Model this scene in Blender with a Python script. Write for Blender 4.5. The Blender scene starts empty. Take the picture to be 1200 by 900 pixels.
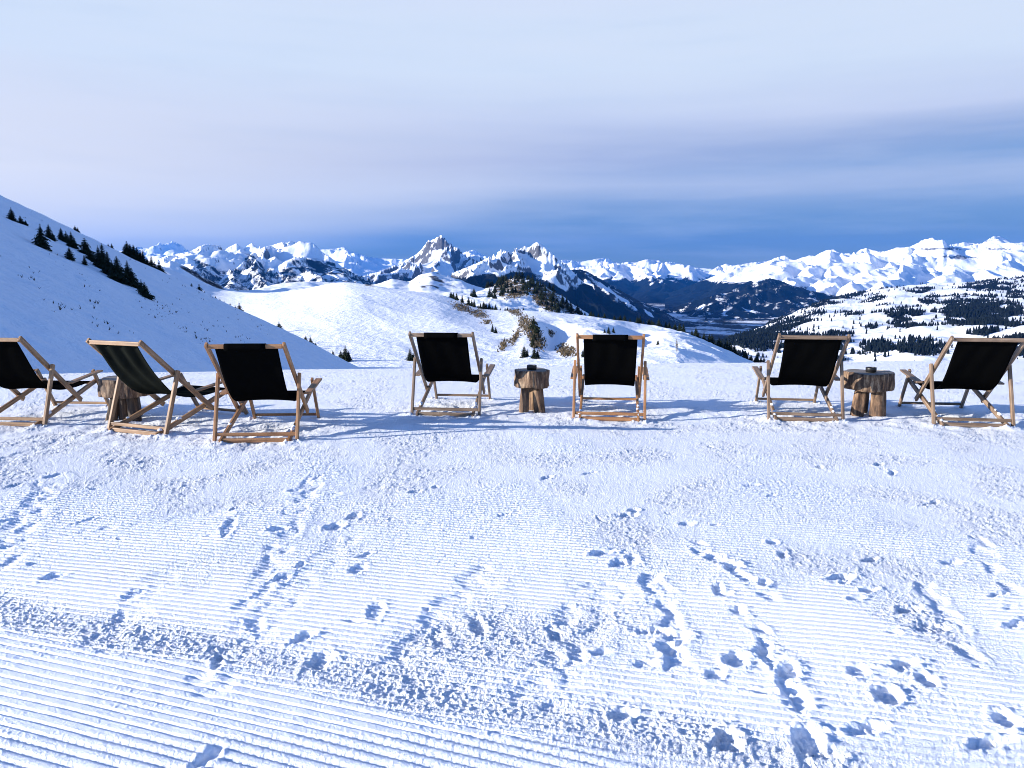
import bpy, bmesh, math, random
import numpy as np
from mathutils import Vector, Matrix

scene = bpy.context.scene
COL = scene.collection
random.seed(7)

# ------------------------------------------------------------------ camera model (photo space 1200 x 900)
F = 900.0
HZ = 325.0
EYE = 1.6
PITCH = math.atan((450 - HZ) / F)
CP, SP = math.cos(PITCH), math.sin(PITCH)


def ray(px, py):
    """photo pixel -> (x/y, (z-eye)/y) of the sight line"""
    px = np.asarray(px, float); py = np.asarray(py, float)
    a = (px - 600) / F; b = (450 - py) / F
    d = CP + b * SP
    return a / d, (-SP + b * CP) / d


def at(px, py, Y):
    t, e = ray(px, py)
    return float(t * Y), float(Y), float(EYE + e * Y)


def px_of(x, y, z):
    d = y * CP - (z - EYE) * SP; u = y * SP + (z - EYE) * CP
    return 600 + F * x / d, 450 - F * u / d


# sun: low from the left, a little behind the camera
SUN_EL = math.radians(14.0)
SUN_AZ = math.radians(13.0)
TO_SUN = Vector((-math.cos(SUN_AZ) * math.cos(SUN_EL), -math.sin(SUN_AZ) * math.cos(SUN_EL), math.sin(SUN_EL)))

# ------------------------------------------------------------------ noise


def _hash(ix, iy, seed):
    h = (ix.astype(np.int64) * 374761393 + iy.astype(np.int64) * 668265263 + seed * 1274126177) & 0xFFFFFFFF
    h = ((h ^ (h >> 13)) * 1274126177) & 0xFFFFFFFF
    h = h ^ (h >> 16)
    return h


def vnoise(x, y, seed=0):
    """gradient noise, about -1..1"""
    x = np.asarray(x, float); y = np.asarray(y, float)
    ix = np.floor(x); iy = np.floor(y)
    fx = x - ix; fy = y - iy
    ux = fx * fx * fx * (fx * (fx * 6 - 15) + 10); uy = fy * fy * fy * (fy * (fy * 6 - 15) + 10)

    def g(dx, dy):
        a = _hash(ix + dx, iy + dy, seed) * (2 * math.pi / 4294967296.0)
        return np.cos(a) * (fx - dx) + np.sin(a) * (fy - dy)
    n00 = g(0, 0); n10 = g(1, 0); n01 = g(0, 1); n11 = g(1, 1)
    return ((n00 * (1 - ux) + n10 * ux) * (1 - uy) + (n01 * (1 - ux) + n11 * ux) * uy) * 1.5


def fbm(x, y, oct=4, seed=0, gain=.5, lac=2.03):
    s = 0; a = 1; t = 0
    for i in range(oct):
        s = s + a * vnoise(x, y, seed + i * 17); t += a
        x = x * lac + 3.1; y = y * lac + 7.7; a *= gain
    return s / t


def ridged(x, y, oct=5, seed=0, gain=.5, lac=2.07):
    s = 0; a = 1; t = 0; w = 1
    for i in range(oct):
        n = 1 - np.abs(vnoise(x, y, seed + i * 13)) * 1.35
        n = np.clip(n, 0, 1) ** 2 * w
        s = s + a * n; t += a
        w = np.clip(n * 1.6, 0, 1)
        x = x * lac + 1.7; y = y * lac + 9.2; a *= gain
    return s / t - .38


def sstep(a, b, x):
    t = np.clip((x - a) / (b - a), 0, 1)
    return t * t * (3 - 2 * t)

# ------------------------------------------------------------------ object helpers


def tag(o, label=None, cat=None, group=None, kind=None):
    if label: o['label'] = label
    if cat: o['category'] = cat
    if group: o['group'] = group
    if kind: o['kind'] = kind
    return o


def empty(name, loc=(0, 0, 0), rz=0, s=1):
    o = bpy.data.objects.new(name, None); COL.objects.link(o)
    o.location = loc; o.rotation_euler = (0, 0, rz); o.scale = (s, s, s)
    o.empty_display_size = .2
    return o


def link(name, me, mat=None, parent=None):
    o = bpy.data.objects.new(name, me); COL.objects.link(o)
    if mat is not None:
        me.materials.clear(); me.materials.append(mat)
    if parent is not None: o.parent = parent
    return o


def copy_tree(o, parent=None):
    c = o.copy(); COL.objects.link(c)
    if parent is not None: c.parent = parent
    for ch in list(o.children): copy_tree(ch, c)
    return c


def raw_mesh(name, V, faces, smooth=True):
    """V (n,3); faces (m,k) equal sized"""
    V = np.asarray(V, np.float32); faces = np.asarray(faces, np.int32)
    me = bpy.data.meshes.new(name)
    m, k = faces.shape
    me.vertices.add(len(V)); me.vertices.foreach_set('co', V.ravel())
    me.loops.add(m * k); me.loops.foreach_set('vertex_index', faces.ravel())
    me.polygons.add(m); me.polygons.foreach_set('loop_start', np.arange(0, m * k, k, dtype=np.int32))
    try: me.polygons.foreach_set('loop_total', np.full(m, k, np.int32))
    except Exception: pass
    me.polygons.foreach_set('use_smooth', np.full(m, smooth))
    me.update(calc_edges=True)
    return me


def add_attr(me, name, vals):
    a = me.attributes.new(name, 'FLOAT', 'POINT')
    a.data.foreach_set('value', np.asarray(vals, np.float32).ravel())


def grid_mesh(name, X, Y, Z, attrs=None, smooth=True):
    ny, nx = X.shape
    V = np.stack([X, Y, Z], -1).reshape(-1, 3)
    i = np.arange(nx - 1); j = np.arange(ny - 1)
    a = (j[:, None] * nx + i[None, :]).ravel()
    me = raw_mesh(name, V, np.stack([a, a + 1, a + nx + 1, a + nx], 1), smooth)
    for k, v in (attrs or {}).items(): add_attr(me, k, v)
    return me

# ------------------------------------------------------------------ materials


class NT:
    def __init__(s, name):
        s.m = bpy.data.materials.new(name); s.m.use_nodes = True
        s.t = s.m.node_tree; s.t.nodes.clear()
        s.out = s.n('ShaderNodeOutputMaterial')
        s.b = s.n('ShaderNodeBsdfPrincipled')
        s.l(s.b.outputs[0], s.out.inputs['Surface'])

    def n(s, ty, **kw):
        nd = s.t.nodes.new(ty)
        for k, v in kw.items():
            if k in nd.inputs.keys(): nd.inputs[k].default_value = v
            else: setattr(nd, k, v)
        return nd

    def l(s, a, b): s.t.links.new(a, b)

    def attr(s, name):
        a = s.n('ShaderNodeAttribute'); a.attribute_name = name
        return a

    def mix(s, fac, a, b):
        m = s.n('ShaderNodeMix'); m.data_type = 'RGBA'
        s.put(m.inputs['Factor'], fac); s.put(m.inputs['A'], a, 1); s.put(m.inputs['B'], b, 1)
        return m.outputs['Result']

    def put(s, sock, v, col=False):
        if isinstance(v, bpy.types.NodeSocket): s.l(v, sock)
        elif isinstance(v, (tuple, list)) and len(v) == 3 and col: sock.default_value = (*v, 1)
        else: sock.default_value = v

    def math(s, op, a, b=0.0, clamp=False):
        m = s.n('ShaderNodeMath'); m.operation = op; m.use_clamp = clamp
        s.put(m.inputs[0], a); s.put(m.inputs[1], b)
        return m.outputs[0]

    def ramp(s, fac, stops):
        r = s.n('ShaderNodeValToRGB'); e = r.color_ramp.elements
        while len(e) < len(stops): e.new(.5)
        for el, (p, c) in zip(e, stops):
            el.position = p; el.color = (*c, 1) if len(c) == 3 else c
        s.l(fac, r.inputs[0]); return r.outputs[0]

    def noise(s, vec, scale, detail=4, rough=.55):
        n = s.n('ShaderNodeTexNoise'); n.inputs['Scale'].default_value = scale
        n.inputs['Detail'].default_value = detail; n.inputs['Roughness'].default_value = rough
        if vec is not None: s.l(vec, n.inputs['Vector'])
        return n.outputs['Fac']

    def bump(s, h, strength, dist):
        b = s.n('ShaderNodeBump'); b.inputs['Strength'].default_value = strength
        b.inputs['Distance'].default_value = dist; s.l(h, b.inputs['Height'])
        s.l(b.outputs[0], s.b.inputs['Normal'])


SNOW = (.86, .88, .92)


def mat_snow_near():
    k = NT('packed_snow')
    g = k.n('ShaderNodeNewGeometry')
    f = k.noise(g.outputs['Position'], 9, 5, .7)
    col = k.mix(f, (.82, .85, .90), (.90, .915, .94))
    k.l(col, k.b.inputs['Base Color'])
    k.b.inputs['Roughness'].default_value = .55
    k.b.inputs['Specular IOR Level'].default_value = .25
    n1 = k.noise(g.outputs['Position'], 85, 3, .7)
    k.bump(n1, 1.0, .026)
    bn = [n for n in k.t.nodes if n.type == 'BUMP'][0]
    k.l(k.attr('grit').outputs['Fac'], bn.inputs['Strength'])
    return k.m


def mat_snow_slope(name, scale=1.0):
    k = NT(name)
    g = k.n('ShaderNodeNewGeometry')
    grass = k.attr('grass').outputs['Fac']
    n = k.noise(g.outputs['Position'], .9 / scale, 6, .7)
    fac = k.math('SMOOTHSTEP', grass)if False else k.math('MULTIPLY', k.math('SUBTRACT', k.math('ADD', grass, n), .92), 5, True)
    n2 = k.noise(g.outputs['Position'], 2.2 / scale, 4)
    gcol = k.ramp(n2, [(.3, (.05, .038, .025)), (.55, (.16, .12, .075)), (.75, (.28, .225, .155))])
    k.l(k.mix(fac, SNOW, gcol), k.b.inputs['Base Color'])
    k.b.inputs['Roughness'].default_value = .7
    k.b.inputs['Specular IOR Level'].default_value = .1
    k.bump(k.noise(g.outputs['Position'], .9 / scale, 5, .65), .6, .45 * scale)
    return k.m


def mat_alpine(name, rock=(.085, .086, .095), forest=(.004, .0065, .009), bump=30, sc=.006, snow=SNOW):
    k = NT(name)
    g = k.n('ShaderNodeNewGeometry')
    ra = k.attr('rock').outputs['Fac']; fo = k.attr('forest').outputs['Fac']
    n = k.noise(g.outputs['Position'], sc * 3.2, 6, .75)
    rf = k.math('MULTIPLY', k.math('SUBTRACT', k.math('ADD', ra, n), .95), 5, True)
    ff = k.math('MULTIPLY', k.math('SUBTRACT', k.math('ADD', fo, n), .95), 6, True)
    n2 = k.noise(g.outputs['Position'], sc * 5, 5)
    rc = k.mix(n2, tuple(c * .6 for c in rock), tuple(c * 1.5 for c in rock))
    fc = k.mix(n2, tuple(c * .7 for c in forest), tuple(c * 1.3 for c in forest))
    c = k.mix(ff, k.mix(rf, snow, rc), fc)
    k.l(c, k.b.inputs['Base Color'])
    k.b.inputs['Roughness'].default_value = .8
    k.b.inputs['Specular IOR Level'].default_value = .05
    k.bump(k.noise(g.outputs['Position'], sc, 8, .62), .6, bump)
    return k.m


def mat_wood(name, c1, c2, c3):
    k = NT(name)
    a = k.attr('gc')
    mp = k.n('ShaderNodeMapping'); mp.inputs['Scale'].default_value = (2.2, 46, 46)
    oi = k.n('ShaderNodeObjectInfo')
    ad = k.n('ShaderNodeVectorMath'); ad.operation = 'ADD'
    k.l(a.outputs['Vector'], ad.inputs[0])
    sc = k.n('ShaderNodeVectorMath'); sc.operation = 'SCALE'; sc.inputs[0].default_value = (3, 5, 7)
    k.l(oi.outputs['Random'], sc.inputs['Scale']); k.l(sc.outputs[0], ad.inputs[1])
    k.l(ad.outputs[0], mp.inputs['Vector'])
    n = k.noise(mp.outputs[0], 1.0, 6, .65)
    n2 = k.noise(ad.outputs[0], 5.0, 4, .6)
    c = k.ramp(n, [(.3, c1), (.5, c2), (.72, c3)])
    st = k.math('MULTIPLY', k.math('SUBTRACT', n2, .5), 2.2, True)
    c = k.mix(st, c, tuple(x * .35 for x in c2))
    k.l(c, k.b.inputs['Base Color'])
    k.b.inputs['Roughness'].default_value = .6
    k.bump(n, .4, .003)
    return k.m


def mat_log(name, c1, c2, c3, vert=3.0):
    k = NT(name)
    tc = k.n('ShaderNodeTexCoord')
    mp = k.n('ShaderNodeMapping'); mp.inputs['Scale'].default_value = (16, 16, vert)
    k.l(tc.outputs['Object'], mp.inputs['Vector'])
    n = k.noise(mp.outputs[0], 1.6, 7, .7)
    n2 = k.noise(tc.outputs['Object'], 7, 4, .6)
    c = k.ramp(n, [(.36, c1), (.5, c2), (.63, c3)])
    c = k.mix(k.math('MULTIPLY', k.math('SUBTRACT', n2, .52), 6, True), c, tuple(x * .3 for x in c2))
    k.l(c, k.b.inputs['Base Color'])
    k.b.inputs['Roughness'].default_value = .75
    k.bump(n, .8, .012)
    return k.m


def mat_plain(name, col, rough=.6, spec=.3, nscale=None, var=.3):
    k = NT(name)
    tc = k.n('ShaderNodeTexCoord')
    n = k.noise(tc.outputs['Object'], nscale or 20, 4)
    k.l(k.mix(n, tuple(c * (1 - var) for c in col), tuple(c * (1 + var) for c in col)), k.b.inputs['Base Color'])
    k.b.inputs['Roughness'].default_value = rough
    k.b.inputs['Specular IOR Level'].default_value = spec
    return k.m


def mat_fabric(name='black_canvas', a=(.0022, .0022, .0025), b=(.0035, .0036, .0035)):
    k = NT(name)
    tc = k.n('ShaderNodeTexCoord')
    n = k.noise(tc.outputs['Object'], 240, 2)
    n2 = k.noise(tc.outputs['Object'], 6, 3)
    k.l(k.mix(n2, a, b), k.b.inputs['Base Color'])
    k.b.inputs['Roughness'].default_value = 1
    k.b.inputs['Specular IOR Level'].default_value = .0
    k.bump(n, .3, .001)
    return k.m


M = {
    'snow': mat_snow_near(),
    'hill': mat_snow_slope('hill_snow', 1.0),
    'mid': mat_snow_slope('slope_snow', 3.0),
    'alp': mat_alpine('alpine_face'),
    'alp_far': mat_alpine('alpine_far', bump=50, sc=.004),
    'foot': mat_alpine('foothill_snow', bump=8, sc=.012, rock=(.045, .045, .05)),
    'warm': mat_wood('pine_warm', (.12, .05, .018), (.33, .155, .06), (.46, .25, .115)),
    'tan': mat_wood('pine_tan', (.10, .05, .025), (.27, .15, .072), (.42, .27, .15)),
    'grey': mat_wood('pine_weathered', (.06, .036, .022), (.185, .12, .075), (.33, .24, .165)),
    'log': mat_log('split_log', (.015, .008, .005), (.115, .062, .033), (.34, .235, .145)),
    'logleg': mat_log('log_leg', (.022, .011, .006), (.115, .060, .029), (.26, .16, .088), 2.0),
    'logleg_shaded': mat_log('log_leg_shaded', (.012, .007, .004), (.055, .030, .016), (.12, .075, .042), 2.0),  # legs of the leftmost table: their shade is put into the colour
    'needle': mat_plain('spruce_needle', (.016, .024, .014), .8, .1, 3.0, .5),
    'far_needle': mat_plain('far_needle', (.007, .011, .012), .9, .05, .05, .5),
    'bark': mat_plain('spruce_bark', (.05, .036, .025), .9, .1, 8.0, .4),
    'tuft': mat_plain('dry_tuft', (.055, .042, .03), .9, .05, 2.0, .6),
    'drygrass': mat_plain('dry_grass', (.15, .112, .068), .9, .05, .8, .6),
    'fabric': mat_fabric(), 'fabric_sunlit': mat_fabric('sunlit_canvas', (.004, .0045, .004), (.014, .016, .0135)),  # second canvas: same black cloth, sunlight on it put into a lighter colour
    'ash': mat_plain('black_metal', (.008, .008, .009), .45, .4),
    'metal': mat_plain('bolt_metal', (.10, .09, .085), .4, .5),
    'snowlump': mat_plain('snow_lump', (.86, .88, .92), .7, .1, 30, .03),
}
# end face of the logs: rings
k = NT('log_end')
tc = k.n('ShaderNodeTexCoord')
w = k.n('ShaderNodeTexWave'); w.wave_type = 'RINGS'; w.rings_direction = 'Z'
w.inputs['Scale'].default_value = 22; w.inputs['Distortion'].default_value = 2.5; w.inputs['Detail'].default_value = 3
k.l(tc.outputs['Object'], w.inputs['Vector'])
k.l(k.ramp(w.outputs['Fac'], [(.2, (.12, .095, .075)), (.8, (.27, .23, .19))]), k.b.inputs['Base Color'])
k.b.inputs['Roughness'].default_value = .7
M['logtop'] = k.m

# ------------------------------------------------------------------ camera
cam = bpy.data.cameras.new('camera'); co = bpy.data.objects.new('camera', cam); COL.objects.link(co)
cam.sensor_fit = 'HORIZONTAL'; cam.sensor_width = 36.0; cam.lens = 36.0 * F / 1200.0
cam.clip_start = .05; cam.clip_end = 120000
co.location = (0, 0, EYE); co.rotation_euler = (math.pi / 2 - PITCH, 0, 0)
scene.camera = co

# ------------------------------------------------------------------ light and sky
sun = bpy.data.lights.new('sun', 'SUN'); so = bpy.data.objects.new('sun', sun); COL.objects.link(so)
sun.energy = 5.0; sun.angle = math.radians(.5); sun.color = (1, .945, .865)
so.rotation_euler = TO_SUN.to_track_quat('Z', 'Y').to_euler()
so.location = (-30, -10, 30)

world = bpy.data.worlds.new('World'); scene.world = world; world.use_nodes = True
wt = world.node_tree; wt.nodes.clear()


class WN(NT):
    def __init__(s): s.t = wt


wk = WN()
wo = wk.n('ShaderNodeOutputWorld'); bg = wk.n('ShaderNodeBackground'); wk.l(bg.outputs[0], wo.inputs[0])
SKY_S = .072
bg.inputs['Strength'].default_value = SKY_S
sky = wk.n('ShaderNodeTexSky'); sky.sky_type = 'NISHITA'; sky.sun_disc = False
sky.sun_elevation = SUN_EL; sky.sun_rotation = math.atan2(TO_SUN.x, TO_SUN.y)
sky.altitude = 1900; sky.air_density = 1.0; sky.dust_density = .3; sky.ozone_density = 2.0
tcw = wk.n('ShaderNodeTexCoord')
sx = wk.n('ShaderNodeSeparateXYZ'); wk.l(tcw.outputs['Generated'], sx.inputs[0])
mp = wk.n('ShaderNodeMapping'); mp.inputs['Scale'].default_value = (1.5, 1.5, 15); wk.l(tcw.outputs['Generated'], mp.inputs['Vector'])
nz1 = wk.noise(mp.outputs[0], 1.3, 4, .5)
mp2 = wk.n('ShaderNodeMapping'); mp2.inputs['Scale'].default_value = (2.6, 2.6, 26); mp2.inputs['Rotation'].default_value = (0, .10, 0)
wk.l(tcw.outputs['Generated'], mp2.inputs['Vector'])
nz2 = wk.noise(mp2.outputs[0], 1.7, 6, .55)
zz = sx.outputs['Z']; xx = sx.outputs['X']; yy = sx.outputs['Y']
e1 = wk.math('ADD', zz, wk.math('MULTIPLY', wk.math('SUBTRACT', nz1, .5), .04))
lowl = wk.math('MULTIPLY', wk.math('SUBTRACT', .22, zz), 4.5, True)
e1 = wk.math('ADD', e1, wk.math('MULTIPLY', wk.math('MULTIPLY', wk.math('MULTIPLY', xx, -1.0, True), .12), lowl))   # the cloud sheet hangs lower to the left
es = wk.math('MULTIPLY', e1, 2.5, True)                                  # 0..0.4 -> 0..1
cover = wk.ramp(es, [(.0, (.85,) * 3), (.15, (.88,) * 3), (.28, (.97,) * 3), (1, (1,) * 3)])
front = wk.math('MULTIPLY', wk.math('SUBTRACT', yy, .35), 4.0, True)
hi = wk.math('MULTIPLY', wk.math('SUBTRACT', .62, zz), 4.0, True)
cover = wk.math('MULTIPLY', cover, wk.math('MULTIPLY', front, hi))
C = 1 / SKY_S
# display-referred cloud tints (what the photo shows at this exposure)
ccol = wk.ramp(es, [(.05, (.13, .19, .22)), (.125, (.14, .22, .29)), (.175, (.19, .30, .44)), (.235, (.34, .45, .62)), (.285, (.58, .65, .80)), (.37, (.49, .55, .74)), (.475, (.64, .71, .88)), (.61, (.73, .83, .96)), (.73, (.72, .82, .96)), (.88, (.71, .78, .96))])
left = wk.math('MULTIPLY', wk.math('SUBTRACT', .10, xx), 1.35, True)      # paler to the left, greyer to the right
lband = wk.math('MULTIPLY', wk.math('MULTIPLY', wk.math('SUBTRACT', es, .14), 12, True), wk.math('MULTIPLY', wk.math('SUBTRACT', .62, es), 4, True))
ccol = wk.mix(wk.math('MULTIPLY', wk.math('MULTIPLY', left, lband), 1.0), ccol, (1.0, .99, .96))
right = wk.math('MULTIPLY', wk.math('MULTIPLY', wk.math('SUBTRACT', xx, -.05), 1.5, True), wk.math('MULTIPLY', wk.math('MULTIPLY', wk.math('SUBTRACT', es, .25), 14, True), wk.math('MULTIPLY', wk.math('SUBTRACT', .47, es), 7, True)))
ccol = wk.mix(wk.math('MULTIPLY', right, .75), ccol, (.15, .33, .60))
st = wk.math('MULTIPLY', wk.math('SUBTRACT', nz2, .47), 3.2, True)
sd_ = wk.math('MULTIPLY', wk.math('SUBTRACT', .47, nz2), 3.2, True)
ccol = wk.mix(wk.math('MULTIPLY', st, .22), ccol, (.82, .87, .97))
ccol = wk.mix(wk.math('MULTIPLY', sd_, .12), ccol, (.33, .50, .74))
sc_ = wk.n('ShaderNodeVectorMath'); sc_.operation = 'SCALE'; wk.l(ccol, sc_.inputs[0]); sc_.inputs['Scale'].default_value = C * 2 ** -1.15
skyt = wk.n('ShaderNodeMix'); skyt.data_type = 'RGBA'; skyt.blend_type = 'MULTIPLY'; skyt.inputs['Factor'].default_value = 1
wk.l(sky.outputs[0], skyt.inputs['A']); skyt.inputs['B'].default_value = (1.03, 1.3, 1.8, 1)
fin = wk.mix(cover, skyt.outputs['Result'], sc_.outputs[0])
wk.l(fin, bg.inputs['Color'])

vs = scene.view_settings
scene.display_settings.display_device = 'sRGB'
vs.view_transform = 'Standard'; vs.look = 'None'; vs.gamma = 1; vs.use_curve_mapping = False
vs.exposure = 1.15

# ------------------------------------------------------------------ the snow terrace
# boot prints and scuffs, found by where they lie on the level terrace: (pixel x, pixel y, length, width, angle, depth)
PRINTS = [(268, 620, .62, .10, .9, .035), (326, 622, .20, .13, .2, .06), (392, 618, .22, .15, .3, .06), (415, 606, .2, .10, .4, .05), (345, 575, .16, .12, .3, .04),
          (486, 577, .17, .10, -.2, .05), (510, 571, .12, .08, .3, .04), (590, 605, .18, .05, 0, .025), (735, 606, .22, .13, -.5, .05), (742, 600, .15, .1, .3, .05),
          (706, 650, .20, .10, -.4, .06), (732, 662, .26, .14, -.5, .055), (741, 655, .12, .09, 0, .05), (858, 666, .17, .13, .1, .075), (894, 686, .14, .1, .3, .06), (851, 700, .12, .08, .5, .05),
          (838, 655, .17, .09, -.7, .05), (805, 615, .16, .1, -.4, .04), (880, 570, .20, .08, -.5, .04), (905, 638, .14, .08, .1, .05), (917, 652, .17, .08, .3, .05), (1020, 657, .17, .07, -.4, .05), (1115, 660, .2, .12, -.4, .05),
          (985, 680, .24, .09, -.5, .06), (1018, 694, .16, .08, -.3, .06), (1003, 705, .13, .07, -.5, .05), (1067, 718, .22, .10, -.6, .065), (1092, 738, .26, .14, -.7, .05),
          (862, 775, .18, .13, .3, .075), (925, 790, .20, .10, .2, .075), (895, 765, .15, .08, -.9, .05), (838, 792, .14, .09, 0, .05), (912, 815, .3, .06, -1.1, .045),
          (775, 742, .3, .10, -1.1, .05), (782, 760, .14, .14, .2, .06), (756, 780, .16, .09, -.8, .05), (730, 838, .14, .10, -.2, .06), (705, 765, .14, .08, -1.0, .04),
          (1058, 783, .2, .10, -.5, .07), (1040, 818, .17, .12, .2, .075), (1015, 855, .22, .08, -.7, .065), (1008, 790, .16, .1, -.3, .05), (1085, 800, .15, .1, .4, .06),
          (1178, 845, .17, .12, .2, .075), (1162, 872, .26, .09, -.6, .075), (1190, 735, .22, .07, -.4, .05), (852, 868, .17, .13, .4, .075), (945, 868, .22, .13, .1, .07), (962, 885, .2, .1, -.7, .05),
          (62, 678, .17, .12, 0, .055), (40, 662, .12, .06, 0, .04), (330, 680, .17, .11, .6, .05), (352, 665, .14, .08, .4, .05), (355, 750, .17, .10, .2, .05), (375, 778, .19, .14, .4, .055), (255, 780, .22, .07, 1.0, .045),
          (300, 735, .24, .11, .9, .04), (155, 700, .22, .12, .8, .03), (140, 725, .20, .10, .9, .025), (245, 893, .16, .08, .4, .05), (10, 610, .14, .08, .2, .05), (35, 587, .16, .08, .3, .05), (15, 570, .2, .08, .3, .04), (95, 612, .24, .06, .2, .03), (65, 557, .2, .08, .2, .035), (170, 540, .2, .07, 0, .03),
          (640, 560, .2, .08, .1, .04), (690, 555, .2, .07, -.3, .035), (420, 668, .22, .10, .5, .04), (440, 720, .3, .10, .7, .035), (515, 750, .3, .09, .8, .03), (560, 735, .3, .1, .9, .03), (1045, 555, .24, .08, .1, .05), (1030, 545, .2, .08, 0, .05), (960, 548, .2, .07, .2, .03), (1090, 590, .3, .06, -.4, .03), (1170, 700, .2, .06, -.5, .04), (675, 770, .22, .1, .4, .035), (650, 745, .22, .09, .9, .03)]
for i in range(26):
    PRINTS.append((random.uniform(-60, 1260), random.uniform(510, 760), random.uniform(.06, .16), random.uniform(.04, .08), random.uniform(-1, 1), random.uniform(.015, .04)))
PRINTS = [p for i, p in enumerate(PRINTS) if i < 78 or p[1] < 735 + .2 * p[0] or p[0] > 760]
# long scuffed tracks: (px0,py0,px1,py1,width,depth)
TRACKS = [(830, 650, 885, 690, .09, .025), (852, 700, 925, 800, .07, .03), (925, 800, 960, 900, .10, .02), (770, 690, 795, 770, .12, .03), (395, 640, 250, 790, .22, .012),
          (185, 690, 130, 745, .22, .012), (365, 565, 300, 700, .14, .016), (560, 680, 480, 760, .22, .016), (1090, 700, 1130, 760, .10, .02), (700, 700, 640, 800, .26, .018), (1200, 720, 1150, 640, .10, .018), (60, 560, 0, 660, .2, .02),
          (420, 575, 0, 640, .15, .010), (200, 470, -50, 560, .2, .012)]


FEET = [((-5.464, 8.218), -.089), ((-3.891, 7.817), -.397), ((-2.502, 7.352), .044), ((-.776, 8.809), -.106), ((1.093, 8.518), -.127), ((3.292, 8.473), -.159), ((4.981, 8.148), -.153)]


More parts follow.
